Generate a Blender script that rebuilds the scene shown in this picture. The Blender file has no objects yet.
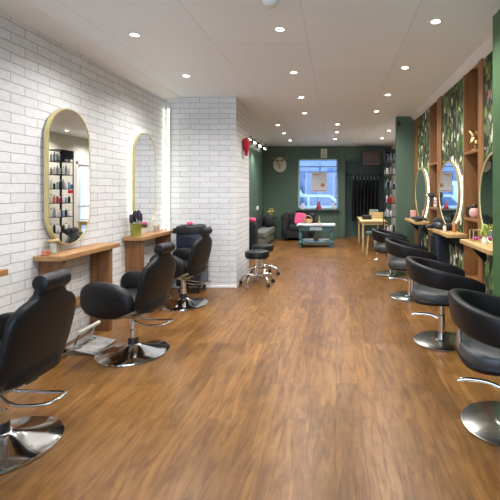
import bpy, bmesh, math, random
from mathutils import Vector, Matrix, Euler
R = math.radians
PI = math.pi
scene = bpy.context.scene
COL = scene.collection

# ------------------------------------------------------------------ camera
cam_d = bpy.data.cameras.new('camera')
cam = bpy.data.objects.new('camera', cam_d)
COL.objects.link(cam)
cam.location = (0, 0, 1.35)
cam.rotation_euler = (R(90), 0, 0)
cam_d.sensor_width = 36
cam_d.lens = 29.52
cam_d.shift_x = -0.172
cam_d.shift_y = -0.116
cam_d.clip_end = 200
scene.camera = cam
scene.view_settings.view_transform = 'Standard'
scene.view_settings.look = 'None'
scene.view_settings.gamma = 1
scene.view_settings.use_curve_mapping = False
scene.view_settings.exposure = 0.94

# ------------------------------------------------------------------ world (overcast daylight)
world = bpy.data.worlds.new('World')
scene.world = world
world.use_nodes = True
wn = world.node_tree.nodes
wn['Background'].inputs[0].default_value = (0.60, 0.76, 1.0, 1)
wn['Background'].inputs[1].default_value = 2.8

LAMP_COL = (1.0, 0.99, 0.985)
LAMP_W = 42.0

# ------------------------------------------------------------------ material helpers
def new_mat(name):
    m = bpy.data.materials.new(name)
    m.use_nodes = True
    nt = m.node_tree
    return m, nt, nt.nodes['Principled BSDF']
def N(nt, t, **kw):
    n = nt.nodes.new(t)
    for k, v in kw.items():
        if hasattr(n, k) and not k[0].isupper():
            setattr(n, k, v)
        else:
            n.inputs[k].default_value = v
    return n
def L(nt, a, b): nt.links.new(a, b)
def c4(c): return (c[0], c[1], c[2], 1)
def ramp(nt, fac, stops, interp='LINEAR'):
    r = nt.nodes.new('ShaderNodeValToRGB')
    r.color_ramp.interpolation = interp
    e = r.color_ramp.elements
    while len(e) < len(stops): e.new(0.5)
    for i, (p, c) in enumerate(stops):
        e[i].position = p; e[i].color = c4(c)
    L(nt, fac, r.inputs[0])
    return r.outputs[0]
def pm(name, col, rough=0.5, metal=0.0, var=0.06, scale=12.0, bump=0.0, coat=0.0, emit=None, estr=0, spec=None):
    m, nt, b = new_mat(name)
    tc = N(nt, 'ShaderNodeTexCoord')
    no = N(nt, 'ShaderNodeTexNoise', Scale=scale, Detail=4.0)
    L(nt, tc.outputs['Object'], no.inputs['Vector'])
    lo = [max(0, c * (1 - var)) for c in col]; hi = [min(1, c * (1 + var)) for c in col]
    L(nt, ramp(nt, no.outputs['Fac'], [(0.3, lo), (0.7, hi)]), b.inputs['Base Color'])
    b.inputs['Roughness'].default_value = rough
    b.inputs['Metallic'].default_value = metal
    b.inputs['Coat Weight'].default_value = coat
    if spec is not None: b.inputs['Specular IOR Level'].default_value = spec
    if bump:
        bp = N(nt, 'ShaderNodeBump', Strength=bump, Distance=0.01)
        n2 = N(nt, 'ShaderNodeTexNoise', Scale=scale * 8, Detail=5.0)
        L(nt, tc.outputs['Object'], n2.inputs['Vector'])
        L(nt, n2.outputs['Fac'], bp.inputs['Height']); L(nt, bp.outputs[0], b.inputs['Normal'])
    if emit:
        b.inputs['Emission Color'].default_value = c4(emit); b.inputs['Emission Strength'].default_value = estr
    return m
def wood(name, dark, mid, light, axis='Z', rough=0.5, scale=1.0):
    m, nt, b = new_mat(name)
    tc = N(nt, 'ShaderNodeTexCoord'); mp = N(nt, 'ShaderNodeMapping')
    s = {'X': (1.2, 14, 14), 'Y': (14, 1.2, 14), 'Z': (14, 14, 1.2)}[axis]
    mp.inputs['Scale'].default_value = [v * scale for v in s]
    L(nt, tc.outputs['Object'], mp.inputs['Vector'])
    n1 = N(nt, 'ShaderNodeTexNoise', Scale=1.6, Detail=8.0, Roughness=0.62, Distortion=0.8)
    L(nt, mp.outputs[0], n1.inputs['Vector'])
    L(nt, ramp(nt, n1.outputs['Fac'], [(0.28, dark), (0.5, mid), (0.72, light)]), b.inputs['Base Color'])
    b.inputs['Roughness'].default_value = rough
    bp = N(nt, 'ShaderNodeBump', Strength=0.12, Distance=0.01)
    L(nt, n1.outputs['Fac'], bp.inputs['Height']); L(nt, bp.outputs[0], b.inputs['Normal'])
    return m
def brick_mat():
    m, nt, b = new_mat('white_brick')
    uv = N(nt, 'ShaderNodeTexCoord')
    nz = N(nt, 'ShaderNodeTexNoise', Scale=7.0, Detail=3.0)
    L(nt, uv.outputs['UV'], nz.inputs['Vector'])
    sub = N(nt, 'ShaderNodeVectorMath', operation='SUBTRACT'); sub.inputs[1].default_value = (0.5, 0.5, 0.5)
    L(nt, nz.outputs['Color'], sub.inputs[0])
    sc = N(nt, 'ShaderNodeVectorMath', operation='SCALE'); sc.inputs['Scale'].default_value = 0.020
    L(nt, sub.outputs[0], sc.inputs[0])
    ad = N(nt, 'ShaderNodeVectorMath', operation='ADD')
    L(nt, uv.outputs['UV'], ad.inputs[0]); L(nt, sc.outputs[0], ad.inputs[1])
    br = N(nt, 'ShaderNodeTexBrick')
    br.inputs['Scale'].default_value = 1; br.inputs['Brick Width'].default_value = 0.275
    br.inputs['Row Height'].default_value = 0.0745; br.inputs['Mortar Size'].default_value = 0.0042
    br.inputs['Mortar Smooth'].default_value = 0.35; br.inputs['Bias'].default_value = -0.2
    br.inputs['Color1'].default_value = (0.76, 0.76, 0.76, 1); br.inputs['Color2'].default_value = (0.68, 0.68, 0.685, 1)
    br.inputs['Mortar'].default_value = (0.42, 0.41, 0.43, 1)
    L(nt, ad.outputs[0], br.inputs['Vector'])
    n2 = N(nt, 'ShaderNodeTexNoise', Scale=22.0, Detail=6.0)
    L(nt, uv.outputs['UV'], n2.inputs['Vector'])
    mx = N(nt, 'ShaderNodeMix', data_type='RGBA', blend_type='MULTIPLY'); mx.inputs[0].default_value = 1
    L(nt, br.outputs['Color'], mx.inputs[6])
    L(nt, ramp(nt, n2.outputs['Fac'], [(0.25, (0.9, 0.9, 0.9)), (0.6, (1, 1, 1))]), mx.inputs[7])
    L(nt, mx.outputs[2], b.inputs['Base Color'])
    b.inputs['Roughness'].default_value = 0.6
    inv = N(nt, 'ShaderNodeMath', operation='MULTIPLY_ADD'); inv.inputs[1].default_value = -1; 
    L(nt, br.outputs['Fac'], inv.inputs[0]); L(nt, n2.outputs['Fac'], inv.inputs[2])
    bp = N(nt, 'ShaderNodeBump', Strength=0.45, Distance=0.006)
    L(nt, inv.outputs[0], bp.inputs['Height']); L(nt, bp.outputs[0], b.inputs['Normal'])
    return m
def floor_mat():
    m, nt, b = new_mat('oak_planks')
    tc = N(nt, 'ShaderNodeTexCoord')
    mp = N(nt, 'ShaderNodeMapping'); mp.inputs['Rotation'].default_value = (0, 0, R(90))
    L(nt, tc.outputs['Object'], mp.inputs['Vector'])
    br = N(nt, 'ShaderNodeTexBrick'); br.offset = 0.37; br.offset_frequency = 3
    br.inputs['Scale'].default_value = 1; br.inputs['Brick Width'].default_value = 1.22
    br.inputs['Row Height'].default_value = 0.152; br.inputs['Mortar Size'].default_value = 0.0012
    br.inputs['Color1'].default_value = (0, 0, 0, 1); br.inputs['Color2'].default_value = (1, 1, 1, 1)
    br.inputs['Mortar'].default_value = (0.2, 0.2, 0.2, 1)
    L(nt, mp.outputs[0], br.inputs['Vector'])
    mp2 = N(nt, 'ShaderNodeMapping'); mp2.inputs['Scale'].default_value = (6.5, 0.75, 1)
    ofs = N(nt, 'ShaderNodeVectorMath', operation='MULTIPLY_ADD')
    L(nt, br.outputs['Color'], ofs.inputs[0]); ofs.inputs[1].default_value = (2, 7, 0)
    L(nt, tc.outputs['Object'], ofs.inputs[2]); L(nt, ofs.outputs[0], mp2.inputs['Vector'])
    n1 = N(nt, 'ShaderNodeTexNoise', Scale=2.4, Detail=10.0, Roughness=0.68, Distortion=1.6)
    L(nt, mp2.outputs[0], n1.inputs['Vector'])
    base = ramp(nt, n1.outputs['Fac'], [(0.28, (0.095, 0.040, 0.012)), (0.45, (0.188, 0.086, 0.025)), (0.57, (0.25, 0.122, 0.036)), (0.75, (0.32, 0.168, 0.056))])
    pl = N(nt, 'ShaderNodeMix', data_type='RGBA', blend_type='MULTIPLY'); pl.inputs[0].default_value = 1
    L(nt, base, pl.inputs[6])
    L(nt, ramp(nt, br.outputs['Color'], [(0.0, (0.80, 0.78, 0.76)), (1.0, (1.08, 1.06, 1.03))]), pl.inputs[7])
    mo = N(nt, 'ShaderNodeMix', data_type='RGBA', blend_type='MULTIPLY')
    L(nt, br.outputs['Fac'], mo.inputs[0]); L(nt, pl.outputs[2], mo.inputs[6]); mo.inputs[7].default_value = (0.72, 0.68, 0.64, 1)
    n3 = N(nt, 'ShaderNodeTexNoise', Scale=2.3, Detail=5.0, Roughness=0.7); L(nt, tc.outputs['Object'], n3.inputs['Vector'])
    mq = N(nt, 'ShaderNodeMix', data_type='RGBA', blend_type='MULTIPLY'); mq.inputs[0].default_value = 1
    L(nt, mo.outputs[2], mq.inputs[6]); L(nt, ramp(nt, n3.outputs['Fac'], [(0.32, (0.70, 0.68, 0.66)), (0.55, (1, 1, 1))]), mq.inputs[7])
    L(nt, mq.outputs[2], b.inputs['Base Color'])
    L(nt, ramp(nt, n1.outputs['Fac'], [(0.3, (0.36,) * 3), (0.8, (0.27,) * 3)]), b.inputs['Roughness'])
    b.inputs['Specular IOR Level'].default_value = 0.32
    bp = N(nt, 'ShaderNodeBump', Strength=0.06, Distance=0.004)
    L(nt, n1.outputs['Fac'], bp.inputs['Height']); L(nt, bp.outputs[0], b.inputs['Normal'])
    return m
def ceiling_mat():
    m, nt, b = new_mat('ceiling_boards')
    tc = N(nt, 'ShaderNodeTexCoord')
    mp = N(nt, 'ShaderNodeMapping'); mp.inputs['Rotation'].default_value = (0, 0, R(90)); mp.inputs['Location'].default_value = (0.3, 0.25, 0)
    L(nt, tc.outputs['Object'], mp.inputs['Vector'])
    br = N(nt, 'ShaderNodeTexBrick'); br.offset = 0.5
    br.inputs['Scale'].default_value = 1; br.inputs['Brick Width'].default_value = 1.7
    br.inputs['Row Height'].default_value = 0.85; br.inputs['Mortar Size'].default_value = 0.005
    br.inputs['Mortar Smooth'].default_value = 0.6
    br.inputs['Color1'].default_value = (0.87, 0.91, 0.945, 1); br.inputs['Color2'].default_value = (0.845, 0.885, 0.92, 1)
    br.inputs['Mortar'].default_value = (0.70, 0.72, 0.73, 1)
    L(nt, mp.outputs[0], br.inputs['Vector'])
    L(nt, br.outputs['Color'], b.inputs['Base Color'])
    b.inputs['Roughness'].default_value = 0.55
    return m
def jungle_mat():
    m, nt, b = new_mat('jungle_wallpaper')
    tc = N(nt, 'ShaderNodeTexCoord')
    nz = N(nt, 'ShaderNodeTexNoise', Scale=5.0, Detail=3.0); L(nt, tc.outputs['UV'], nz.inputs['Vector'])
    mixv = N(nt, 'ShaderNodeVectorMath', operation='MULTIPLY_ADD'); mixv.inputs[1].default_value = (0.22, 0.22, 0)
    L(nt, nz.outputs['Color'], mixv.inputs[0]); L(nt, tc.outputs['UV'], mixv.inputs[2])
    mp = N(nt, 'ShaderNodeMapping'); mp.inputs['Scale'].default_value = (19, 12, 1); mp.inputs['Rotation'].default_value = (0, 0, R(38))
    L(nt, mixv.outputs[0], mp.inputs['Vector'])
    vo = N(nt, 'ShaderNodeTexVoronoi', Scale=1.0); L(nt, mp.outputs[0], vo.inputs['Vector'])
    sep = N(nt, 'ShaderNodeSeparateColor'); L(nt, vo.outputs['Color'], sep.inputs[0])
    leaf = ramp(nt, sep.outputs[0], [(0.0, (0.012, 0.022, 0.012)), (0.2, (0.04, 0.09, 0.022)), (0.38, (0.12, 0.22, 0.04)),
            (0.50, (0.09, 0.06, 0.04)), (0.60, (0.22, 0.30, 0.08)), (0.72, (0.03, 0.05, 0.03)), (0.80, (0.75, 0.75, 0.60)), (0.90, (0.16, 0.20, 0.10))], 'CONSTANT')
    edge = ramp(nt, vo.outputs['Distance'], [(0.25, (1.15, 1.15, 1.15)), (0.75, (0.5, 0.5, 0.5))])
    m1 = N(nt, 'ShaderNodeMix', data_type='RGBA', blend_type='MULTIPLY'); m1.inputs[0].default_value = 1
    L(nt, leaf, m1.inputs[6]); L(nt, edge, m1.inputs[7])
    v2 = N(nt, 'ShaderNodeTexVoronoi', Scale=4.2); L(nt, mixv.outputs[0], v2.inputs['Vector'])
    s2 = N(nt, 'ShaderNodeSeparateColor'); L(nt, v2.outputs['Color'], s2.inputs[0])
    fl = N(nt, 'ShaderNodeMath', operation='LESS_THAN'); fl.inputs[1].default_value = 0.17; L(nt, v2.outputs['Distance'], fl.inputs[0])
    gt = N(nt, 'ShaderNodeMath', operation='GREATER_THAN'); gt.inputs[1].default_value = 0.45; L(nt, s2.outputs[1], gt.inputs[0])
    ml = N(nt, 'ShaderNodeMath', operation='MULTIPLY'); L(nt, fl.outputs[0], ml.inputs[0]); L(nt, gt.outputs[0], ml.inputs[1])
    m2 = N(nt, 'ShaderNodeMix', data_type='RGBA'); L(nt, ml.outputs[0], m2.inputs[0]); L(nt, m1.outputs[2], m2.inputs[6])
    L(nt, ramp(nt, s2.outputs[2], [(0, (0.55, 0.16, 0.14)), (0.5, (0.70, 0.42, 0.36)), (0.8, (0.75, 0.72, 0.62))], 'CONSTANT'), m2.inputs[7])
    L(nt, m2.outputs[2], b.inputs['Base Color']); b.inputs['Roughness'].default_value = 0.7
    return m
def glass_mat(name, tint=(1, 1, 1), refl=0.08):
    m, nt, b = new_mat(name)
    nt.nodes.remove(b)
    out = [n for n in nt.nodes if n.type == 'OUTPUT_MATERIAL'][0]
    tr = N(nt, 'ShaderNodeBsdfTransparent'); tr.inputs[0].default_value = c4(tint)
    gl = N(nt, 'ShaderNodeBsdfGlossy'); gl.inputs['Roughness'].default_value = 0.03
    lw = N(nt, 'ShaderNodeLayerWeight'); pw = N(nt, 'ShaderNodeMath', operation='POWER'); pw.inputs[1].default_value = 4; L(nt, lw.outputs['Facing'], pw.inputs[0])
    fr = N(nt, 'ShaderNodeMath', operation='MULTIPLY_ADD'); fr.inputs[1].default_value = 0.6; fr.inputs[2].default_value = refl * 0.5; L(nt, pw.outputs[0], fr.inputs[0])
    mx = N(nt, 'ShaderNodeMixShader')
    L(nt, fr.outputs[0], mx.inputs[0]); L(nt, tr.outputs[0], mx.inputs[1]); L(nt, gl.outputs[0], mx.inputs[2]); L(nt, mx.outputs[0], out.inputs[0])
    return m

M = {}
M['brick'] = brick_mat(); M['floor'] = floor_mat(); M['ceiling'] = ceiling_mat(); M['jungle'] = jungle_mat()
M['white_paint'] = pm('white_paint', (0.80, 0.79, 0.77), 0.55, var=0.02, scale=3)
M['cream_paint'] = pm('cream_paint', (0.72, 0.68, 0.58), 0.6, var=0.02, scale=3)
M['green_paint'] = pm('green_paint', (0.080, 0.128, 0.088), 0.5, var=0.05, scale=2)
M['deep_green'] = pm('deep_green_paint', (0.075, 0.120, 0.095), 0.5, var=0.05, scale=2)
M['pier_green'] = pm('pier_green_paint', (0.055, 0.125, 0.048), 0.45, var=0.05, scale=2)
M['black_leather'] = pm('black_leather', (0.009, 0.009, 0.010), 0.40, bump=0.12, scale=10, spec=0.3)
M['grey_leather'] = pm('worn_grey_leather', (0.045, 0.048, 0.048), 0.4, var=0.25, scale=9, bump=0.08)
M['chrome'] = pm('chrome', (0.72, 0.72, 0.72), 0.10, 1.0, var=0.03)
M['brushed'] = pm('brushed_steel', (0.46, 0.47, 0.43), 0.24, 1.0, var=0.12, scale=5)
M['tread'] = pm('tread_aluminium', (0.55, 0.54, 0.52), 0.42, 0.85, var=0.25, scale=14, bump=0.5)
M['black_plastic'] = pm('black_plastic', (0.015, 0.015, 0.017), 0.4)
M['black_metal'] = pm('black_metal', (0.018, 0.018, 0.02), 0.45, 0.3)
M['navy'] = pm('dark_blue_plastic', (0.022, 0.028, 0.045), 0.3)
M['white_plastic'] = pm('white_plastic', (0.78, 0.78, 0.76), 0.4, var=0.02)
M['oak'] = wood('warm_oak', (0.13, 0.05, 0.016), (0.22, 0.095, 0.032), (0.31, 0.15, 0.055), 'Z')
M['oak_y'] = wood('warm_oak_worktop', (0.24, 0.115, 0.04), (0.36, 0.185, 0.07), (0.46, 0.26, 0.11), 'Y')
M['shelf_oak'] = wood('pale_oak_worktop', (0.36, 0.20, 0.07), (0.50, 0.31, 0.12), (0.60, 0.40, 0.18), 'Y')
M['niche_oak'] = wood('niche_oak', (0.17, 0.070, 0.020), (0.27, 0.12, 0.036), (0.36, 0.17, 0.055), 'Z')
M['light_wood'] = wood('beech', (0.42, 0.29, 0.12), (0.55, 0.40, 0.18), (0.64, 0.48, 0.25), 'X')
M['gold'] = pm('brass', (0.72, 0.55, 0.22), 0.28, 1.0, var=0.06)
M['pale_gold'] = pm('pale_gold_frame', (0.62, 0.54, 0.26), 0.35, 0.55, var=0.06)
M['mirror'] = pm('mirror_glass', (0.90, 0.91, 0.90), 0.0, 1.0, var=0.0)
M['led'] = pm('warm_led', (1, 1, 1), 0.5, emit=(1.0, 0.86, 0.60), estr=4.5)
M['led_cool'] = pm('cool_led', (1, 1, 1), 0.5, emit=(0.98, 1.0, 0.86), estr=5)
M['lamp_face'] = pm('lamp_face', (1, 1, 1), 0.5, emit=(1.0, 0.95, 0.85), estr=14)
M['glass'] = glass_mat('window_glass')
M['jar_glass'] = glass_mat('jar_glass', (0.93, 0.95, 0.95))
M['teal'] = pm('distressed_teal_paint', (0.06, 0.15, 0.165), 0.6, var=0.5, scale=25)
M['pale_blue'] = pm('pale_blue_paint', (0.42, 0.55, 0.60), 0.5, var=0.25, scale=20)
M['pink'] = pm('pink_fabric', (0.85, 0.10, 0.25), 0.8, bump=0.3)
M['red'] = pm('red_gloss', (0.50, 0.012, 0.03), 0.35, var=0.2)
M['bone'] = pm('bone', (0.60, 0.48, 0.28), 0.6, var=0.2)
M['brown'] = pm('brown_horn', (0.30, 0.19, 0.14), 0.5, var=0.3)
M['plaque'] = pm('white_plaque', (0.66, 0.64, 0.54), 0.5, var=0.1)
M['grey_fabric'] = pm('grey_fabric', (0.13, 0.14, 0.115), 0.85, var=0.2, scale=8, bump=0.3)
M['charcoal'] = pm('black_velvet', (0.014, 0.016, 0.017), 0.8, bump=0.2)
M['gown'] = pm('black_gown_cloth', (0.010, 0.012, 0.013), 0.75, bump=0.2)
M['leaf'] = pm('yellow_green_leaf', (0.30, 0.36, 0.05), 0.5, var=0.3)
M['petal'] = pm('yellow_petal', (0.75, 0.60, 0.16), 0.6, var=0.2)
M['pot'] = pm('lime_gold_pot', (0.36, 0.36, 0.07), 0.35, 0.4, var=0.25, scale=18)
M['bristle'] = pm('dark_bristle', (0.03, 0.028, 0.04), 0.7, var=0.3)
M['paper'] = pm('white_paper', (0.72, 0.72, 0.72), 0.6, var=0.04)
M['orange'] = pm('orange_wax', (0.75, 0.20, 0.12), 0.4, var=0.2)
M['peach'] = pm('peach_wax', (0.72, 0.42, 0.30), 0.4, var=0.2)
M['pinky'] = pm('blush_pink', (0.75, 0.42, 0.36), 0.5, var=0.15)
M['magenta'] = pm('magenta_petals', (0.60, 0.06, 0.28), 0.5, var=0.3)
M['tan'] = pm('tan_knit', (0.55, 0.30, 0.14), 0.8, var=0.5, scale=9)
M['sage'] = pm('sage_box', (0.20, 0.25, 0.18), 0.6)
M['clearblue'] = pm('blue_liquid_bottle', (0.25, 0.38, 0.50), 0.25)
M['bottle_grey'] = pm('grey_bottle', (0.30, 0.31, 0.32), 0.35)
M['bottle_orange'] = pm('orange_bottle', (0.62, 0.20, 0.05), 0.35)
M['tar'] = pm('asphalt', (0.16, 0.17, 0.18), 0.8, bump=0.3)
M['paving'] = pm('paving', (0.22, 0.25, 0.30), 0.8, bump=0.2)
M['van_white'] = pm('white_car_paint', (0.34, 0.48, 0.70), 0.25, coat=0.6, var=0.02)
M['car_blue'] = pm('blue_car_paint', (0.05, 0.12, 0.26), 0.2, coat=0.8, var=0.02)
M['facade'] = pm('facade_render', (0.13, 0.20, 0.36), 0.8, var=0.15, scale=2)
M['shopdark'] = pm('shopfront_dark', (0.06, 0.11, 0.22), 0.2, var=0.3, scale=2)
M['tyre'] = pm('tyre', (0.02, 0.02, 0.02), 0.8)
M['brownbox'] = pm('dark_brown_screen', (0.075, 0.036, 0.022), 0.4)

# ------------------------------------------------------------------ mesh helpers
def T(loc=(0, 0, 0), rot=(0, 0, 0), sc=(1, 1, 1)):
    return Matrix.Translation(loc) @ Euler(rot).to_matrix().to_4x4() @ Matrix.Diagonal((*sc, 1))
def bm_new(): return bmesh.new()
def box(bm, x0, x1, y0, y1, z0, z1, bev=0.0, mat=None, seg=2):
    b = bmesh.new()
    bmesh.ops.create_cube(b, size=1)
    for v in b.verts:
        v.co = Vector(((x0 + x1) / 2 + v.co.x * (x1 - x0), (y0 + y1) / 2 + v.co.y * (y1 - y0), (z0 + z1) / 2 + v.co.z * (z1 - z0)))
    if bev: bmesh.ops.bevel(b, geom=b.edges[:], offset=bev, segments=seg, affect='EDGES', profile=0.6)
    if mat is not None: b.transform(mat)
    me = bpy.data.meshes.new('t'); b.to_mesh(me); b.free(); bm.from_mesh(me); bpy.data.meshes.remove(me)
def loft(bm, rings, cap=True, closed=False, mat=None):
    vs = [[bm.verts.new((mat @ Vector(p)) if mat is not None else Vector(p)) for p in r] for r in rings]
    n = len(rings[0]); m = len(rings)
    for i in range(m if closed else m - 1):
        a = vs[i]; b = vs[(i + 1) % m]
        for j in range(n):
            bm.faces.new((a[j], a[(j + 1) % n], b[(j + 1) % n], b[j]))
    if cap and not closed:
        bm.faces.new(list(reversed(vs[0]))); bm.faces.new(vs[-1])
def lathe(bm, prof, seg=32, mat=None, at=(0, 0, 0)):
    rings = []
    for r, z in prof:
        rr = max(r, 0.0004)
        rings.append([(at[0] + rr * math.cos(2 * PI * k / seg), at[1] + rr * math.sin(2 * PI * k / seg), at[2] + z) for k in range(seg)])
    loft(bm, rings, True, mat=mat)
def tube(bm, pts, r, seg=10, closed=False, mat=None):
    P = [Vector(p) for p in pts]; n = len(P)
    rings = []; up = None
    for i in range(n):
        if closed: t = (P[(i + 1) % n] - P[i - 1]).normalized()
        else: t = (P[min(i + 1, n - 1)] - P[max(i - 1, 0)]).normalized()
        if up is None:
            up = t.orthogonal().normalized()
        up = (up - t * up.dot(t))
        up = up.normalized() if up.length > 1e-6 else t.orthogonal().normalized()
        s = t.cross(up)
        rr = r[i] if isinstance(r, (list, tuple)) else r
        rings.append([tuple(P[i] + (up * math.cos(2 * PI * k / seg) + s * math.sin(2 * PI * k / seg)) * rr) for k in range(seg)])
    loft(bm, rings, True, closed, mat)
def blob(bm, c, s, e1=0.6, e2=0.6, nu=14, nv=28, mat=None, fn=None):
    def pw(x, e): return math.copysign(abs(x) ** e, x)
    rings = []
    for i in range(nu + 1):
        et = -PI / 2 + PI * i / nu
        if i in (0, nu): et *= 0.995
        r = []
        for k in range(nv):
            om = 2 * PI * k / nv
            p = Vector((s[0] * pw(math.cos(et), e1) * pw(math.cos(om), e2), s[1] * pw(math.cos(et), e1) * pw(math.sin(om), e2), s[2] * pw(math.sin(et), e1)))
            if fn: p = fn(p)
            r.append(tuple(p + Vector(c)))
        rings.append(r)
    loft(bm, rings, True, mat=mat)
def prism(bm, poly, axis, a, b, mat=None):
    def P(u, v, w):
        return {'X': (w, u, v), 'Y': (u, w, v), 'Z': (u, v, w)}[axis]
    loft(bm, [[P(u, v, a) for u, v in poly], [P(u, v, b) for u, v in poly]], True, mat=mat)
def smooth_path(pts, n=6):
    P = [Vector(p) for p in pts]; out = []
    for i in range(len(P) - 1):
        p0 = P[max(i - 1, 0)]; p1 = P[i]; p2 = P[i + 1]; p3 = P[min(i + 2, len(P) - 1)]
        for k in range(n):
            t = k / n
            out.append(0.5 * ((2 * p1) + (p2 - p0) * t + (2 * p0 - 5 * p1 + 4 * p2 - p3) * t * t + (3 * p1 - p0 - 3 * p2 + p3) * t ** 3))
    out.append(P[-1]); return [tuple(p) for p in out]
def obj(name, bm, mat, parent=None, label=None, sharp=38, loc=None):
    bmesh.ops.recalc_face_normals(bm, faces=bm.faces[:])
    uvl = bm.loops.layers.uv.new('UVMap')
    for f in bm.faces:
        n = f.normal; ax = max(range(3), key=lambda i: abs(n[i]))
        for l in f.loops:
            c = l.vert.co
            l[uvl].uv = (c.y, c.z) if ax == 0 else ((c.x, c.z) if ax == 1 else (c.x, c.y))
    me = bpy.data.meshes.new(name); bm.to_mesh(me); bm.free()
    for p in me.polygons: p.use_smooth = True
    me.set_sharp_from_angle(angle=R(sharp))
    me.materials.append(M[mat] if isinstance(mat, str) else mat)
    o = bpy.data.objects.new(name, me); COL.objects.link(o)
    if parent: o.parent = parent
    if label: o['label'] = label
    if loc: o.location = loc
    return o
def thing(name, label, cat, loc=(0, 0, 0), rz=0, group=None):
    o = bpy.data.objects.new(name, None); COL.objects.link(o)
    o.empty_display_size = 0.05
    o.location = loc; o.rotation_euler = (0, 0, rz); o['label'] = label; o['category'] = cat
    if group: o['group'] = group
    return o
def tag(o, label, cat, group=None):
    o['label'] = label; o['category'] = cat
    if group: o['group'] = group
    return o
def struct(name, bm, mat, sharp=38):
    o = obj(name, bm, mat, sharp=sharp); o['kind'] = 'structure'; return o
def dup(root, loc, rz, label, group=None):
    def rec(o, par):
        c = o.copy(); COL.objects.link(c); c.parent = par
        for ch in list(o.children): rec(ch, c)
        return c
    r = rec(root, None); r.location = loc; r.rotation_euler = (0, 0, rz); r['label'] = label
    if group: r['group'] = group
    return r
def mesh_obj(name, mat, build, *a, parent=None, label=None, **k):
    b = bm_new(); build(b, *a, **k); return obj(name, b, mat, parent, label)
def tris(bm): bmesh.ops.triangulate(bm, faces=bm.faces[:])

# ------------------------------------------------------------------ the setting
CEIL = 2.69; WL = -2.40; PX = -1.41; PY0 = 5.79; PY1 = 6.65; WR = 1.40; BY = 12.0; FY = -1.8
b = bm_new(); box(b, -2.6, 2.0, FY - 0.2, 12.75, -0.1, 0.0); struct('floor', b, 'floor')
b = bm_new(); box(b, -2.6, 2.0, FY - 0.2, 12.75, CEIL, CEIL + 0.1); struct('ceiling', b, 'ceiling')
b = bm_new(); box(b, WL - 0.2, WL, FY, PY0, 0, CEIL); struct('wall_left', b, 'brick')
b = bm_new(); box(b, WL - 0.2, PX, PY0, PY1, 0, CEIL); struct('wall_partition', b, 'brick')
b = bm_new(); prism(b, [(WL, CEIL), (WL, CEIL - 0.045), (WL + 0.03, CEIL - 0.045), (WL + 0.20, CEIL - 0.012), (WL + 0.22, CEIL)], 'Y', FY, PY0); struct('trim_1', b, 'white_paint')
b = bm_new(); box(b, WL - 0.2, -2.10, PY1, BY, 0, CEIL); struct('wall_lounge', b, 'green_paint')
# back wall with window opening and recess
b = bm_new()
WX0, WX1, WZ0, WZ1 = -1.11, 0.06, 0.85, 2.32
box(b, -2.6, WX0, BY, BY + 0.2, 0, CEIL); box(b, WX0, WX1, BY, BY + 0.2, 0, WZ0); box(b, WX0, WX1, BY, BY + 0.2, WZ1, CEIL)
box(b, WX1, 0.27, BY, BY + 0.2, 0, CEIL); box(b, 0.27, 1.43, BY, BY + 0.2, 2.26, CEIL); box(b, 1.43, 1.9, BY, BY + 0.2, 0, CEIL)
struct('wall_back', b, 'green_paint')
b = bm_new(); box(b, 0.1, 1.9, BY + 0.55, BY + 0.7, 0, CEIL); box(b, 0.17, 0.27, BY + 0.2, BY + 0.55, 0, CEIL); box(b, 1.43, 1.53, BY + 0.2, BY + 0.55, 0, CEIL)
struct('wall_recess', b, 'deep_green')
b = bm_new(); box(b, 0.07, 0.26, BY - 0.05, BY, 0, CEIL - 0.0, 0.006); struct('trim_2', b, 'green_paint')
b = bm_new(); box(b, 0.26, 1.45, BY - 0.03, BY, 2.24, 2.30, 0.006); box(b, -1.05, 0.0, BY - 0.02, BY, 2.40, 2.64, 0.006); struct('trim_3', b, 'deep_green')
b = bm_new(); box(b, -2.1, 0.07, BY - 0.02, BY, 0, 0.10, 0.005); box(b, 0.27, 1.43, BY + 0.53, BY + 0.55, 0, 0.12); struct('baseboard_back', b, 'green_paint')
b = bm_new(); box(b, WL, PX + 0.015, PY0 - 0.015, PY0, 0, 0.03, 0.003); struct('baseboard_partition', b, 'white_paint')
# window frame
b = bm_new(); f = 0.045
box(b, WX0, WX0 + f, BY + 0.02, BY + 0.1, WZ0, WZ1, 0.004); box(b, WX1 - f, WX1, BY + 0.02, BY + 0.1, WZ0, WZ1, 0.004)
box(b, WX0, WX1, BY + 0.02, BY + 0.1, WZ0, WZ0 + f, 0.004); box(b, WX0, WX1, BY + 0.02, BY + 0.1, WZ1 - f, WZ1, 0.004)
box(b, WX0, WX1, BY + 0.03, BY + 0.09, 2.08, 2.11, 0.003)
w = struct('window_1', b, 'pale_blue')
b = bm_new(); box(b, WX0 + f, WX1 - f, BY + 0.055, BY + 0.062, WZ0 + f, WZ1 - f); obj('pane', b, 'glass', w)
b = bm_new(); box(b, WX0 - 0.06, WX1 + 0.05, BY - 0.14, BY + 0.02, WZ0 - 0.035, WZ0, 0.006); obj('window_sill', b, 'deep_green', w)
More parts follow.
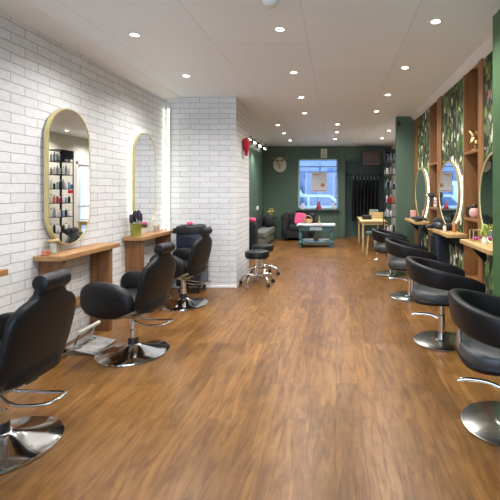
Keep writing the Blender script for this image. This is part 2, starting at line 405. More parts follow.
# right wall: near pier, wallpapered panels, far pier
b = bm_new(); box(b, 1.20, 1.95, FY, 3.14, 0, CEIL); struct('wall_pier', b, 'pier_green')
b = bm_new()
for y0, y1 in ((3.14, 3.88), (4.48, 5.41), (6.11, 7.0)): box(b, WR, 1.95, y0, y1, 0, CEIL)
box(b, 1.75, 1.95, 3.88, 7.27, 0, CEIL)
struct('wall_right', b, 'jungle')
b = bm_new(); box(b, WR - 0.01, 1.75, 7.0, 7.27, 0, CEIL); struct('trim_4', b, 'niche_oak')
b = bm_new(); box(b, 1.08, 1.95, 7.27, 7.45, 0, CEIL); struct('wall_pier_far', b, 'green_paint')
b = bm_new()
DY0, DY1 = 9.95, 10.85
box(b, 1.62, 1.80, 7.45, DY0, 0, CEIL); box(b, 1.62, 1.80, DY1, BY, 0, CEIL); box(b, 1.62, 1.80, DY0, DY1, 2.1, CEIL); struct('wall_lounge_right', b, 'cream_paint')
b = bm_new(); box(b, 1.605, 1.62, 7.45, DY0 - 0.05, 0, 0.12, 0.004); struct('baseboard_right', b, 'white_paint')
b = bm_new(); box(b, 1.60, 1.68, DY0, DY0 + 0.07, 0, 2.1, 0.004); box(b, 1.60, 1.68, DY1 - 0.07, DY1, 0, 2.1, 0.004); box(b, 1.60, 1.68, DY0, DY1, 2.03, 2.1, 0.004)
box(b, 1.63, 1.67, DY0 + 0.07, DY0 + 0.16, 0, 2.03, 0.004); box(b, 1.63, 1.67, DY1 - 0.16, DY1 - 0.07, 0, 2.03, 0.004)
box(b, 1.63, 1.67, DY0 + 0.1, DY1 - 0.1, 0, 0.16, 0.004); box(b, 1.63, 1.67, DY0 + 0.1, DY1 - 0.1, 1.93, 2.03, 0.004); box(b, 1.63, 1.67, DY0 + 0.1, DY1 - 0.1, 0.95, 1.03, 0.004)
d = struct('door_1', b, 'white_paint')
b = bm_new(); box(b, 1.647, 1.653, DY0 + 0.16, DY1 - 0.16, 0.16, 1.93); obj('pane', b, 'glass', d)
b = bm_new(); tube(b, [(1.60, DY0 + 0.12, 1.0), (1.56, DY0 + 0.12, 1.0), (1.56, DY0 + 0.24, 1.0)], 0.011); obj('door_handle', b, 'chrome', d)
# shop front behind the camera
b = bm_new()
box(b, -2.6, -2.38, FY - 0.2, FY, 0, CEIL); box(b, 1.18, 2.0, FY - 0.2, FY, 0, CEIL); box(b, -2.38, 1.18, FY - 0.2, FY, 2.62, CEIL); box(b, -2.38, 1.18, FY - 0.2, FY, 0, 0.10)
struct('wall_front', b, 'green_paint')
b = bm_new(); box(b, -2.38, 1.18, FY - 0.12, FY - 0.06, 0.10, 0.16); box(b, -2.38, 1.18, FY - 0.12, FY - 0.06, 2.57, 2.62)
for x in (-2.38, -1.2, -0.0, 1.12): box(b, x, x + 0.06, FY - 0.12, FY - 0.06, 0.10, 2.62)
w2 = struct('window_2', b, 'black_metal')
b = bm_new(); box(b, -2.33, 1.13, FY - 0.095, FY - 0.089, 0.15, 2.58); obj('pane', b, 'glass', w2)
# outside
b = bm_new(); box(b, 3.2, 3.4, 8.0, 12.7, -0.1, 3.2); struct('wall_sky_block', b, 'cream_paint')  # added wall, invented to keep bright sky out of the door glass
b = bm_new(); box(b, 2.0, 3.2, 7.5, 12.7, -0.1, -0.02); struct('ground_sky_block', b, 'paving')  # ground added with that wall, covers the sky below it
b = bm_new(); prism(b, [(WR, CEIL), (WR, CEIL - 0.075), (WR - 0.015, CEIL - 0.07), (WR - 0.07, CEIL - 0.015), (WR - 0.075, CEIL)], 'Y', 3.14, 7.27); struct('trim_5', b, 'white_paint')
b = bm_new(); box(b, -14, 14, 12.75, 15.4, -0.14, -0.02); struct('ground_pavement', b, 'paving')
b = bm_new(); box(b, -14, 14, 15.4, 23.0, -0.3, -0.12); struct('ground_road', b, 'tar')
b = bm_new(); box(b, -9, 9, 23.0, 23.4, -0.15, 9.0); struct('wall_across_street', b, 'facade')

# ------------------------------------------------------------------ ceiling lights
def downlight():
    t = thing('ceiling_downlight', 'x', 'ceiling light', (0, 0, 0))
    b = bm_new(); lathe(b, [(0.034, -0.001), (0.034, -0.008), (0.047, -0.006), (0.050, 0.0), (0.034, 0.0)], 28); obj('trim_ring', b, 'white_plastic', t)
    b = bm_new(); lathe(b, [(0.0, -0.001), (0.033, -0.001), (0.033, -0.006), (0.0, -0.008)], 24); obj('lens', b, 'lamp_face', t)
    ld = bpy.data.lights.new('downlight', 'SPOT'); ld.energy = LAMP_W; ld.color = LAMP_COL; ld.spot_size = R(150); ld.spot_blend = 0.9; ld.shadow_soft_size = 0.05
    lo = bpy.data.objects.new('light', ld); COL.objects.link(lo); lo.parent = t; lo.location = (0, 0, -0.03)
    return t
DL = [
 (-1.71, 3.48, 'round recessed downlight above the large oval mirror, nearest on the left side'),
 (-1.72, 4.71, 'round recessed downlight above the left pair of chairs, just before the brick pillar'),
 (-0.46, 3.36, 'round recessed downlight nearest the camera in the middle row'),
 (-0.47, 4.58, 'second downlight from the camera in the middle row of the ceiling'),
 (-0.49, 5.77, 'third downlight from the camera in the middle row of the ceiling'),
 (-0.53, 6.94, 'fourth downlight from the camera in the middle row of the ceiling'),
 (-1.16, 8.18, 'left hand downlight over the lounge, just past the brick pillar'),
 (-1.18, 9.31, 'left hand downlight over the lounge, middle of three'),
 (-1.19, 10.6, 'left hand downlight over the lounge, farthest, before the antler plaque'),
 (0.03, 8.08, 'centre downlight over the lounge, nearest of three in line with the window'),
 (0.02, 9.16, 'centre downlight over the lounge, middle of three in line with the window'),
 (-0.02, 10.3, 'centre downlight over the lounge, farthest, close to the window wall'),
 (0.78, 3.21, 'round recessed downlight nearest the camera on the right hand side'),
 (0.74, 4.40, 'second downlight from the camera in the right hand row'),
 (0.71, 5.63, 'third downlight from the camera in the right hand row'),
 (0.67, 6.78, 'fourth downlight from the camera in the right hand row'),
 (1.15, 8.9, 'right hand downlight over the black bottle rack'),
 (1.14, 10.2, 'farthest right hand downlight, before the row of black gowns'),
 (-1.70, 2.2, 'round downlight over the nearest left chair, beyond the frame'),
 (0.80, 1.9, 'round downlight over the nearest right chair, beyond the frame'),
 (-0.45, 2.1, 'round downlight in the middle row, beyond the frame'),
]
dl0 = downlight()
for i, (x, y, lab) in enumerate(DL):
    if i == 0: dl0.location = (x, y, CEIL); dl0['label'] = lab; dl0['group'] = 'ceiling downlights'
    else: dup(dl0, (x, y, CEIL), 0, lab, 'ceiling downlights')
# smoke detector
b = bm_new(); lathe(b, [(0, -0.04), (0.03, -0.04), (0.045, -0.03), (0.055, -0.012), (0.055, 0), (0, 0)], 28)
tag(obj('smoke_detector', b, 'white_plastic', loc=(-0.46, 2.88, CEIL)), 'white round smoke detector on the ceiling at the top edge', 'smoke detector')

# track spotlights, lounge left
tr = thing('spotlight_track', 'ceiling spotlight bar along the green left wall past the pillar', 'spotlight bar', (-1.97, 0, CEIL))
b = bm_new(); box(b, -0.02, 0.02, 9.2, 11.6, -0.04, 0, 0.004); obj('rail', b, 'white_plastic', tr)
for i, y in enumerate((9.4, 10.0, 10.7, 11.4)):
    b = bm_new(); mt = T((0.02, y, -0.10), (R(-25), R(35), 0))
    lathe(b, [(0.0, 0.06), (0.022, 0.06), (0.03, 0.02), (0.042, -0.055), (0.036, -0.055), (0.0, -0.05)], 18, mat=mt)
    tube(b, [(0, y, -0.03), (0.012, y, -0.075)], 0.008)
    h = obj('spot_head', b, 'white_plastic', tr)
    b = bm_new(); lathe(b, [(0, -0.057), (0.035, -0.057), (0.035, -0.052), (0, -0.052)], 18, mat=mt); obj('lens', b, 'lamp_face', h)
ld = bpy.data.lights.new('track_light', 'SPOT'); ld.energy = 30; ld.color = LAMP_COL; ld.spot_size = R(120); ld.spot_blend = 0.8; ld.shadow_soft_size = 0.06
lo = bpy.data.objects.new('light', ld); COL.objects.link(lo); lo.parent = tr; lo.location = (0.1, 10.3, -0.22)
# LED tube in the corner by the pillar
t = thing('light_strip', 'upright glowing light strip in the corner of brick wall and pillar', 'light strip', (WL + 0.045, PY0 - 0.03, 0.8))
b = bm_new(); box(b, -0.02, 0.02, 0.0, 0.028, 0, 1.75, 0.004); obj('channel', b, 'white_plastic', t)
b = bm_new(); tube(b, [(0.0, -0.002, 0.01 + i * 0.1) for i in range(18)], 0.013, 12); obj('tube', b, 'led_cool', t)

# ------------------------------------------------------------------ left styling stations
def pill(w, h, n=22):
    r = w / 2; pts = []
    for k in range(n + 1):
        a = PI * k / n; pts.append((r * math.cos(a), h / 2 - r + r * math.sin(a)))
    for k in range(n + 1):
        a = PI + PI * k / n; pts.append((r * math.cos(a), -h / 2 + r + r * math.sin(a)))
    return pts
def ring_prism(bm, outer, inner, axis, a, c):
    def P(u, v, w): return {'X': (w, u, v), 'Y': (u, w, v)}[axis]
    n = len(outer)
    rings = [[P(*outer[k], a), P(*outer[k], c), P(*inner[k], c), P(*inner[k], a)] for k in range(n)]
    loft(bm, rings, False, True)
def wall_mirror(yc, zc, w, h, label, sgn, x, led, ledm='led_cool', frame=0.010, depth=0.035, shape=pill):
    t = thing('wall_mirror', label, 'mirror', (x, yc, zc))
    o = shape(w, h); 
    s1 = (w - 2 * frame) / w; s2 = (h - 2 * frame) / h
    i = [(u * s1, v * s2) for u, v in o]
    b = bm_new(); ring_prism(b, o, i, 'X', sgn * 0.022, sgn * (0.022 + depth)); obj('frame', b, 'pale_gold', t)
    b = bm_new(); prism(b, i, 'X', sgn * (0.024), sgn * (0.018 + depth)); obj('mirror_glass', b, 'mirror', t, sharp=20)
    if led:
        oo = [(u * 0.955, v * 0.965) for u, v in o]; ii = [(u * 0.90, v * 0.93) for u, v in o]
        b = bm_new(); ring_prism(b, oo, ii, 'X', sgn * 0.004, sgn * 0.020); obj('light_strip', b, ledm, t)
    b = bm_new(); box(b, *sorted((sgn * 0.001, sgn * 0.024)), -w * 0.3, w * 0.3, -h * 0.3, h * 0.3); obj('backing', b, 'black_metal', t)
    return t
wall_mirror(3.625, 1.485, 0.575, 1.20, 'tall pill-shaped mirror in thin gold frame, nearest on the white brick wall', 1, WL, False)
wall_mirror(5.05, 1.49, 0.56, 1.18, 'tall pill-shaped backlit mirror on white brick, beside the pillar', 1, WL, True)

def station(y0, y1, label):
    t = thing('styling_table', label, 'table', (WL, y0, 0))
    Ln = y1 - y0
    b = bm_new(); box(b, 0.004, 0.235, 0, Ln, 0.80, 0.842, 0.004); obj('table_top', b, 'oak_y', t)
    for yy in (0.06, Ln - 0.13):
        b = bm_new(); box(b, 0.01, 0.20, yy, yy + 0.045, 0, 0.80, 0.003); obj('leg', b, 'oak', t)
    b = bm_new(); box(b, 0.02, 0.055, 0.105, Ln - 0.13, 0.32, 0.385, 0.003); obj('stretcher', b, 'oak_y', t)
    return t
station(3.24, 4.12, 'narrow oak styling table under the nearest gold framed mirror')
station(4.60, 5.55, 'narrow oak styling table holding a pot of brushes, next to the pillar')
station(1.83, 2.71, 'oak styling table at the left edge, only its end in view')

# ------------------------------------------------------------------ left barber chairs (front = +Y)
def barber_chair():
    t = thing('salon_chair', 'x', 'chair')
    b = bm_new(); lathe(b, [(0.0, 0.0), (0.274, 0.0), (0.284, 0.006), (0.282, 0.014), (0.267, 0.019), (0.20, 0.030), (0.13, 0.048), (0.075, 0.066), (0.055, 0.078), (0.050, 0.085), (0.0, 0.086)], 64); obj('base', b, 'chrome', t)
    b = bm_new(); lathe(b, [(0.036, 0.08), (0.036, 0.20), (0.028, 0.205), (0.028, 0.37), (0.0, 0.37)], 28); obj('column', b, 'chrome', t)
    b = bm_new(); lathe(b, [(0.0405, 0.085), (0.0405, 0.13), (0.037, 0.135), (0.037, 0.085)], 24); obj('collar', b, 'black_plastic', t)
    b = bm_new()
    tube(b, smooth_path([(0.035, -0.03, 0.285), (0.06, -0.15, 0.268), (0.05, -0.30, 0.275), (0.02, -0.345, 0.285), (-0.05, -0.345, 0.285), (-0.08, -0.30, 0.275), (-0.08, -0.15, 0.268), (-0.035, -0.03, 0.285)], 5), 0.0085, 10)
    obj('pump_lever', b, 'chrome', t)
    b = bm_new(); box(b, -0.13, 0.13, -0.15, 0.13, 0.345, 0.375, 0.008); box(b, -0.05, 0.05, -0.06, 0.06, 0.30, 0.35, 0.006); obj('seat_plate', b, 'brushed', t)
    b = bm_new(); blob(b, (0, 0.03, 0.435), (0.215, 0.27, 0.072), 0.45, 0.5, 14, 36); obj('seat', b, 'black_leather', t)
    for s in (-1, 1):
        b = bm_new()
        def fn(p):
            q = p.copy(); q.z += -0.10 * q.y - 0.16 * q.y * q.y; return q
        blob(b, (s * 0.235, 0.065, 0.495), (0.055, 0.225, 0.145), 0.75, 0.75, 18, 36, fn=lambda p: Vector((p.x, p.y, p.z * (1 - 0.25 * max(0, -p.y) / 0.28) + 0.07 * p.y)))
        a = obj('armrest', b, 'black_leather', t)
        b = bm_new(); tube(b, smooth_path([(s * 0.245, -0.19, 0.42), (s * 0.245, -0.05, 0.372), (s * 0.245, 0.10, 0.366), (s * 0.245, 0.25, 0.405)], 5), 0.014, 10); obj('arm_rail', b, 'brushed', a)
    # backrest, loft upwards with lean
    b = bm_new(); rings = []
    prof = [(0.37, 0.19, 0.018), (0.38, 0.215, 0.032), (0.43, 0.225, 0.04), (0.52, 0.23, 0.042), (0.62, 0.232, 0.042), (0.68, 0.23, 0.04), (0.72, 0.225, 0.04), (0.755, 0.208, 0.038), (0.785, 0.172, 0.035), (0.805, 0.125, 0.032), (0.83, 0.095, 0.030), (0.87, 0.09, 0.02)]
    for z, w, th in prof:
        y = -0.155 - (z - 0.36) * 0.23 - 0.02 * math.sin((z - 0.36) * 6)
        r = []
        for k in range(32):
            a = 2 * PI * k / 32
            cx = math.copysign(abs(math.cos(a)) ** 0.55, math.cos(a)) * w; cy = math.copysign(abs(math.sin(a)) ** 0.7, math.sin(a)) * th
            r.append((cx, y + cy + 0.30 * cx * cx, z))
        rings.append(r)
    loft(b, rings); bk = obj('backrest', b, 'black_leather', t)
    b = bm_new(); lathe(b, [(0, -0.09), (0.034, -0.09), (0.042, -0.085), (0.044, -0.075), (0.044, 0.075), (0.042, 0.085), (0.034, 0.09), (0, 0.09)], 28, mat=T((0, -0.285, 0.885), (0, R(90), 0))); obj('headrest', b, 'black_leather', t)
    b = bm_new(); box(b, -0.04, 0.04, -0.18, -0.10, 0.35, 0.40, 0.006); obj('back_bracket', b, 'black_metal', t)
    b = bm_new(); box(b, -0.165, -0.14, -0.207, -0.203, 0.41, 0.445, 0, mat=None); obj('care_tag', b, 'paper', bk, 'small white tag')
    return t
GC = 'black salon chairs facing the white brick wall'
bc = barber_chair()
def faceL(th): return R(90 - th)   # front +Y rotated to -X, turned th towards +Y
bc.location = (-1.70, 3.44, 0); bc.rotation_euler = (0, 0, faceL(9)); bc['group'] = GC
bc['label'] = 'black salon chair with roll headrest, the middle one of the left row'
dup(bc, (-1.775, 2.17, 0), faceL(3), 'black salon chair with roll headrest cut off by the left edge', GC)
dup(bc, (-1.83, 4.92, 0), faceL(9), 'black salon chair with roll headrest beside the white brick pillar', GC)

# foot rest by the wall
t = thing('foot_rest', 'tread plate foot rest with bent tube on the floor against the brick wall', 'foot rest', (-2.14, 3.55, 0))
b = bm_new(); box(b, -0.12, 0.13, -0.17, 0.17, 0.0, 0.010, 0.003, mat=T((0.02, 0, 0.030), (0, R(12), 0)))
for k in range(5): box(b, -0.12, 0.13, -0.15 + k * 0.07, -0.135 + k * 0.07, 0.009, 0.013, 0.001, mat=T((0.02, 0, 0.030), (0, R(12), 0)))
obj('tread_plate', b, 'tread', t)
b = bm_new(); tube(b, [(0.0, -0.15, 0.175), (0.0, 0.15, 0.175)], 0.016, 14); obj('foot_bar', b, 'cream_paint', t)
for yy in (-0.11, 0.11):
    b = bm_new(); tube(b, smooth_path([(0.0, yy, 0.175), (-0.03, yy, 0.12), (-0.05, yy, 0.06), (0.0, yy, 0.04)], 5), 0.009, 10)
    obj('bent_tube', b, 'brushed', t)
# items on left tables
def jar(x, y, z, wax, label, r=0.035, h=0.07, lid=True, liddy=0.0):
    t = thing('candle_jar', label, 'candle jar', (x, y, z))
    b = bm_new(); lathe(b, [(0, 0), (r, 0), (r, h), (r - 0.003, h), (r - 0.003, 0.003), (0, 0.003)], 24); obj('glass', b, 'jar_glass', t)
    b = bm_new(); lathe(b, [(0, 0.004), (r - 0.004, 0.004), (r - 0.004, h * 0.7), (0, h * 0.7)], 24); obj('wax', b, wax, t)
    if lid:
        b = bm_new(); lathe(b, [(0, h), (r + 0.004, h), (r + 0.004, h + 0.012), (0, h + 0.014)], 24); obj('lid', b, 'light_wood', t)
    return t
jar(-2.325, 3.285, 0.842, 'orange', 'small orange candle jar on the near oak styling table', 0.032, 0.055, False)
t = thing('cake_stand', 'small round wood disc on a glass jar at the near end of the oak table', 'jar', (-2.345, 3.40, 0.842))
b = bm_new(); lathe(b, [(0, 0), (0.028, 0), (0.028, 0.10), (0.025, 0.10), (0.025, 0.003), (0, 0.003)], 24); obj('glass', b, 'jar_glass', t)
b = bm_new(); lathe(b, [(0, 0.004), (0.024, 0.004), (0.024, 0.085), (0, 0.085)], 20); obj('candle', b, 'cream_paint', t)
b = bm_new(); lathe(b, [(0, 0.10), (0.044, 0.10), (0.047, 0.106), (0.044, 0.115), (0, 0.115)], 28); obj('lid', b, 'light_wood', t)
t.name = 'lidded_jar'
jar(-2.31, 5.28, 0.842, 'peach', 'peach candle jar with wood lid on the far oak styling table', 0.036, 0.07)
pt = thing('brush_pot', 'lime gold metal pot at the near end of the far oak styling table', 'pot', (-2.29, 4.69, 0.842))
b = bm_new(); lathe(b, [(0, 0), (0.05, 0), (0.053, 0.01), (0.062, 0.14), (0.066, 0.145), (0.066, 0.15), (0.059, 0.15), (0.05, 0.012), (0, 0.01)], 32); obj('body', b, 'pot', pt)
rnd = random.Random(4)
brush_labels = ['leftmost', 'second from the left', 'third from the left', 'fourth from the left', 'middle', 'fifth from the right', 'fourth from the right', 'third from the right', 'rightmost']
for k in range(9):
    bx = -0.045 + 0.09 * k / 8; by = rnd.uniform(-0.02, 0.02)
    lean = bx * 1.9; H = rnd.uniform(0.19, 0.24)
    p = thing('hair_brush', brush_labels[k] + ' dark hair brush standing in the lime gold pot', 'hair brush', (-2.29 + by, 4.69 + bx * 0.6, 0.857), group='brushes in the pot')
    b = bm_new(); tube(b, [(0, -lean * 0.2, 0), (rnd.uniform(-.02, .02), lean * 0.6, H * 0.75)], 0.006, 8); q = b; obj('handle', b, 'bottle_grey', p)
    b = bm_new(); blob(b, (0, lean * 0.75, H), (0.017, 0.017, 0.055), 0.7, 0.9, 8, 12); obj('bristles', b, 'bristle', p)

# black trolley behind the last left table
t = thing('salon_trolley', 'black salon trolley with tray top between the far oak table and the pillar', 'trolley', (-1.96, 5.60, 0))
b = bm_new(); box(b, -0.16, 0.17, -0.17, 0.15, 0.10, 0.80, 0.01); obj('body', b, 'navy', t)
for k in range(4):
    b = bm_new(); box(b, -0.15, 0.16, -0.182, -0.168, 0.13 + k * 0.165, 0.28 + k * 0.165, 0.005); dr = obj('drawer', b, 'navy', t)
    b = bm_new(); box(b, -0.05, 0.06, -0.195, -0.18, 0.25 + k * 0.165, 0.262 + k * 0.165, 0.003); obj('handle', b, 'black_plastic', dr)
b = bm_new(); box(b, -0.19, 0.20, -0.19, 0.17, 0.80, 0.825, 0.008); box(b, -0.19, 0.20, -0.19, -0.185, 0.82, 0.87, 0.004); box(b, -0.19, -0.175, -0.19, 0.17, 0.82, 0.87, 0.004); box(b, 0.185, 0.20, -0.19, 0.17, 0.82, 0.87, 0.004); obj('tray', b, 'black_plastic', t)
for sx in (-0.12, 0.13):
    for sy in (-0.13, 0.11):
        b = bm_new(); lathe(b, [(0, -0.012), (0.03, -0.012), (0.03, 0.012), (0, 0.012)], 16, mat=T((sx, sy, 0.03), (0, R(90), 0))); tube(b, [(sx, sy, 0.03), (sx, sy, 0.11)], 0.008); obj('caster', b, 'black_plastic', t)
def dryer(loc, rz, label, rx=0, mat='black_plastic'):
    t = thing('hair_dryer', label, 'hair dryer', loc, rz); t.rotation_euler = (rx, 0, rz)
    b = bm_new(); lathe(b, [(0, -0.09), (0.03, -0.088), (0.042, -0.06), (0.042, 0.02), (0.032, 0.07), (0.022, 0.13), (0.018, 0.13), (0, 0.11)], 20, mat=T((0, 0, 0.042), (R(-90), 0, 0))); obj('barrel', b, mat, t)
    b = bm_new(); tube(b, [(0, -0.03, 0.04), (0.08, -0.045, 0.03), (0.15, -0.05, 0.025)], [0.02, 0.017, 0.016], 12); obj('handle', b, mat, t)
    b = bm_new(); lathe(b, [(0, 0), (0.028, 0), (0.028, 0.006), (0, 0.006)], 18, mat=T((0, -0.093, 0.042), (R(90), 0, 0))); obj('rear_grille', b, 'brushed', t)
    return t
dryer((-2.05, 5.53, 0.828), R(60), 'black hair dryer lying in the tray of the black trolley')
dryer((-1.86, 5.56, 0.828), R(120), 'black hair dryer with steel grille on the trolley edge by the pillar')
b = bm_new(); blob(b, (0, 0, 0.035), (0.10, 0.055, 0.035), 0.5, 0.5, 8, 20); tag(obj('tool_case', b, 'black_plastic', loc=(-2.01, 5.69, 0.826)), 'rounded black case at the back of the trolley tray', 'case')
b = bm_new(); blob(b, (0, 0, 0.02), (0.04, 0.03, 0.02), 0.6, 0.8, 8, 16); tag(obj('pink_sponge', b, 'pink', loc=(-2.03, 5.69, 0.895)), 'small pink sponge on top of the black case', 'sponge')

# ------------------------------------------------------------------ right tub chairs (front = +Y local)
def tub_chair():
    t = thing('tub_chair', 'x', 'chair')
    b = bm_new(); lathe(b, [(0, 0), (0.240, 0), (0.250, 0.004), (0.250, 0.011), (0.243, 0.015), (0.06, 0.019), (0.05, 0.028), (0, 0.028)], 64); obj('base', b, 'brushed', t)
    b = bm_new(); lathe(b, [(0.032, 0.025), (0.032, 0.24), (0.026, 0.245), (0.026, 0.37), (0, 0.37)], 28); obj('column', b, 'chrome', t)
    b = bm_new(); tube(b, smooth_path([(0.0, -0.03, 0.215), (-0.02, -0.10, 0.235), (-0.05, -0.20, 0.235), (-0.06, -0.26, 0.222)], 5), [0.011] * 15 + [0.012], 10); obj('pump_lever', b, 'chrome', t)
    b = bm_new(); box(b, -0.12, 0.12, -0.12, 0.12, 0.36, 0.385, 0.006); obj('seat_plate', b, 'black_metal', t)
    b = bm_new(); blob(b, (0, 0.0, 0.435), (0.245, 0.27, 0.06), 0.42, 0.62, 14, 40); st = obj('seat', b, 'grey_leather', t)
    b = bm_new(); blob(b, (0, 0.0, 0.405), (0.25, 0.275, 0.038), 0.5, 0.62, 8, 40); obj('seat_frame', b, 'black_leather', t)
    # shell
    rings = []; path = []
    n = 34
    for i in range(n + 1):
        u = -1 + 2 * i / n
        a = u * 1.45
        if abs(a) <= 1.0:
            ph = a * PI / 2
            x = 0.31 * math.copysign(abs(math.sin(ph)) ** 0.85, math.sin(ph)); y = -0.27 * abs(math.cos(ph)) ** 0.85
        else:
            x = math.copysign(0.31 - 0.01 * (abs(a) - 1), a); y = 0.0 + (abs(a) - 1.0) * 0.64
        path.append(Vector((x, y, 0)))
    for i, p in enumerate(path):
        tn = (path[min(i + 1, n)] - path[max(i - 1, 0)]).normalized(); nr = Vector((tn.y, -tn.x, 0))
        f = max(0.0, (p.y + 0.27) / 0.56)
        zt = 0.75 - 0.14 * f ** 0.9; zb = 0.57 - 0.085 * f
        endf = min(1, (min(i, n - i) / 2.0)); sh = 0.55 + 0.45 * endf ** 0.5
        zc = (zt + zb) / 2; hz = (zt - zb) / 2 * sh; th = 0.030 * (0.7 + 0.3 * endf)
        r = []
        for k in range(20):
            a = 2 * PI * k / 20
            ox = math.copysign(abs(math.cos(a)) ** 0.6, math.cos(a)) * th; oz = math.copysign(abs(math.sin(a)) ** 0.35, math.sin(a)) * hz
            lean = 0.12 * (zc + oz - 0.575) * (1 - 0.6 * f)
            q = p + nr * (ox + lean); r.append((q.x, q.y, zc + oz))
        rings.append(r)
    b = bm_new(); loft(b, rings); obj('backrest', b, 'black_leather', t, sharp=60)
    for s in (-1, 1):
        b = bm_new(); tube(b, smooth_path([(s * 0.10, 0.05, 0.385), (s * 0.25, 0.03, 0.385), (s * 0.285, 0.02, 0.42), (s * 0.295, 0.02, 0.56)], 4), 0.013, 10); obj('bracket', b, 'chrome', t)
    b = bm_new(); tube(b, smooth_path([(0, -0.10, 0.385), (0, -0.21, 0.39), (0, -0.26, 0.45), (0, -0.265, 0.62)], 4), 0.014, 10)
    obj('bracket', b, 'chrome', t)
    return t
GT = 'black tub chairs facing the mirrors on the right'
tc = tub_chair(); tc['group'] = GT
tc.location = (0.955, 3.71, 0); tc.rotation_euler = (0, 0, R(-92))
tc['label'] = 'black tub chair on round steel base, second nearest on the right'
dup(tc, (0.985, 2.38, 0), R(-94), 'black tub chair cut off by the right edge, nearest of the right row', GT)
dup(tc, (0.945, 5.27, 0), R(-93), 'black tub chair with round base in front of the middle lit mirror', GT)
dup(tc, (0.90, 6.75, 0), R(-96), 'farthest black tub chair, before the small lit mirror by the green pier', GT)

# ------------------------------------------------------------------ right mirrors, shelves, wooden niches
def egg(w, h, n=48):
    pts = []
    for k in range(n):
        a = 2 * PI * k / n
        s = math.sin(a); x = math.cos(a) * w / 2
        if s < 0: x *= (1 - 0.16 * s * s)
        pts.append((x, s * h / 2))
    return pts
for yc, zc, w, h, lab in ((4.95, 1.325, 0.88, 0.80, 'egg-shaped gold framed mirror with glowing rim on jungle wallpaper, middle of three'),
                     (6.56, 1.325, 0.86, 0.82, 'egg-shaped gold framed mirror with glowing rim, farthest, by the green pier'),
                     (3.51, 1.28, 0.73, 0.84, 'egg-shaped gold framed mirror half hidden behind the near green pier')):
    wall_mirror(yc, zc, w, h, lab, -1, WR, True, 'led', 0.022, 0.03, egg)
def counter(y0, y1, label, x0=1.185):
    t = thing('wall_shelf', label, 'shelf', (WR, y0, 0))
    b = bm_new(); box(b, x0 - WR, -0.003, 0, y1 - y0, 0.862, 0.90, 0.004); obj('board', b, 'shelf_oak', t)
    for yy in (0.10, y1 - y0 - 0.12) if y1 < 5 or y1 > 6 else (0.10, 0.45):
        b = bm_new(); prism(b, [(-0.003, 0.862), (-0.003, 0.70), (-0.02, 0.70), (-0.17, 0.862)], 'Y', yy, yy + 0.02); obj('bracket', b, 'black_metal', t)
counter(3.15, 3.93, 'pale oak wall shelf nearest, running behind the near green pier', 1.185)
counter(4.36, 5.33, 'pale oak wall shelf under the middle lit mirror')
counter(6.12, 7.10, 'pale oak wall shelf under the farthest lit mirror, by the green pier', 1.19)
def niche(y0, ypost, y1, shelves, label):
    t = thing('display_unit', label, 'shelving', (WR, y0, 0))
    P = ypost - y0; W = y1 - y0; D = 0.345
    b = bm_new(); box(b, -0.015, D, 0.001, P, 0.001, CEIL - 0.001, 0.003); obj('side_panel', b, 'niche_oak', t)
    b = bm_new(); box(b, -0.012, D, W - 0.03, W - 0.001, 0.001, CEIL - 0.001, 0.003); obj('side_panel', b, 'niche_oak', t)
    b = bm_new(); box(b, D - 0.02, D, P, W - 0.03, 0.001, CEIL - 0.001); obj('back_panel', b, 'niche_oak', t)
    for z in shelves:
        b = bm_new(); box(b, -0.008, D - 0.02, P, W - 0.03, z - 0.032, z, 0.003); obj('shelf', b, 'niche_oak', t)
    return t
niche(5.41, 5.63, 6.11, (1.13, 1.77, 0.5), 'tall oak niche unit between the farthest and middle lit mirrors')
niche(3.88, 4.01, 4.48, (1.08, 1.78, 0.45), 'tall oak niche unit with a gold ornament, nearest on the right')
def bottle(loc, r, h, mat, capmat, label, group=None):
    t = thing('bottle', label, 'bottle', loc, group=group)
    b = bm_new(); lathe(b, [(0, 0), (r * 0.95, 0), (r, r * 0.1), (r, h * 0.70), (r * 0.85, h * 0.78), (r * 0.35, h * 0.83), (r * 0.35, h * 0.85), (0, h * 0.85)], 16); obj('body', b, mat, t)
    b = bm_new(); lathe(b, [(0, h * 0.85), (r * 0.42, h * 0.85), (r * 0.42, h), (0, h)], 12); obj('cap', b, capmat, t)
    return t
# niche items
t = thing('gold_ornament', 'gold leafy ornament on the upper shelf of the near oak niche', 'ornament', (1.46, 4.30, 1.78))
b = bm_new(); lathe(b, [(0, 0), (0.04, 0), (0.035, 0.015), (0.012, 0.03), (0.012, 0.06), (0, 0.06)], 20); obj('foot', b, 'gold', t)
b = bm_new()
for k in range(9):
    a = 2 * PI * k / 9; ln = 0.10 + 0.04 * (k % 3)
    blob(b, (0, 0, 0), (0.012, 0.03, ln / 2), 0.9, 0.9, 8, 10, mat=T((0.02 * math.cos(a), 0.02 * math.sin(a), 0.06 + ln / 2), (R(35) * -math.sin(a), R(35) * math.cos(a), a)))
obj('leaves', b, 'gold', t)
t = thing('powder_jar', 'round blush pink jar with dark lid on the lower shelf of the near niche', 'jar', (1.435, 4.245, 1.08))
b = bm_new(); blob(b, (0, 0, 0.055), (0.055, 0.055, 0.055), 0.85, 1, 12, 20); obj('body', b, 'pinky', t)
b = bm_new(); blob(b, (0, 0, 0.115), (0.03, 0.03, 0.03), 0.9, 1, 10, 16); obj('lid', b, 'black_plastic', t)
b = bm_new(); box(b, -0.035, 0.035, -0.045, 0.045, 0, 0.11, 0.012); tag(obj('black_box', b, 'black_plastic', loc=(1.435, 4.385, 1.08)), 'small black box behind the pink jar in the near niche', 'box')
b = bm_new(); blob(b, (0, 0, 0.07), (0.07, 0.07, 0.07), 0.95, 1, 14, 20, fn=lambda p: p * (1 + 0.1 * math.sin(p.x * 200) * math.sin(p.z * 180)))
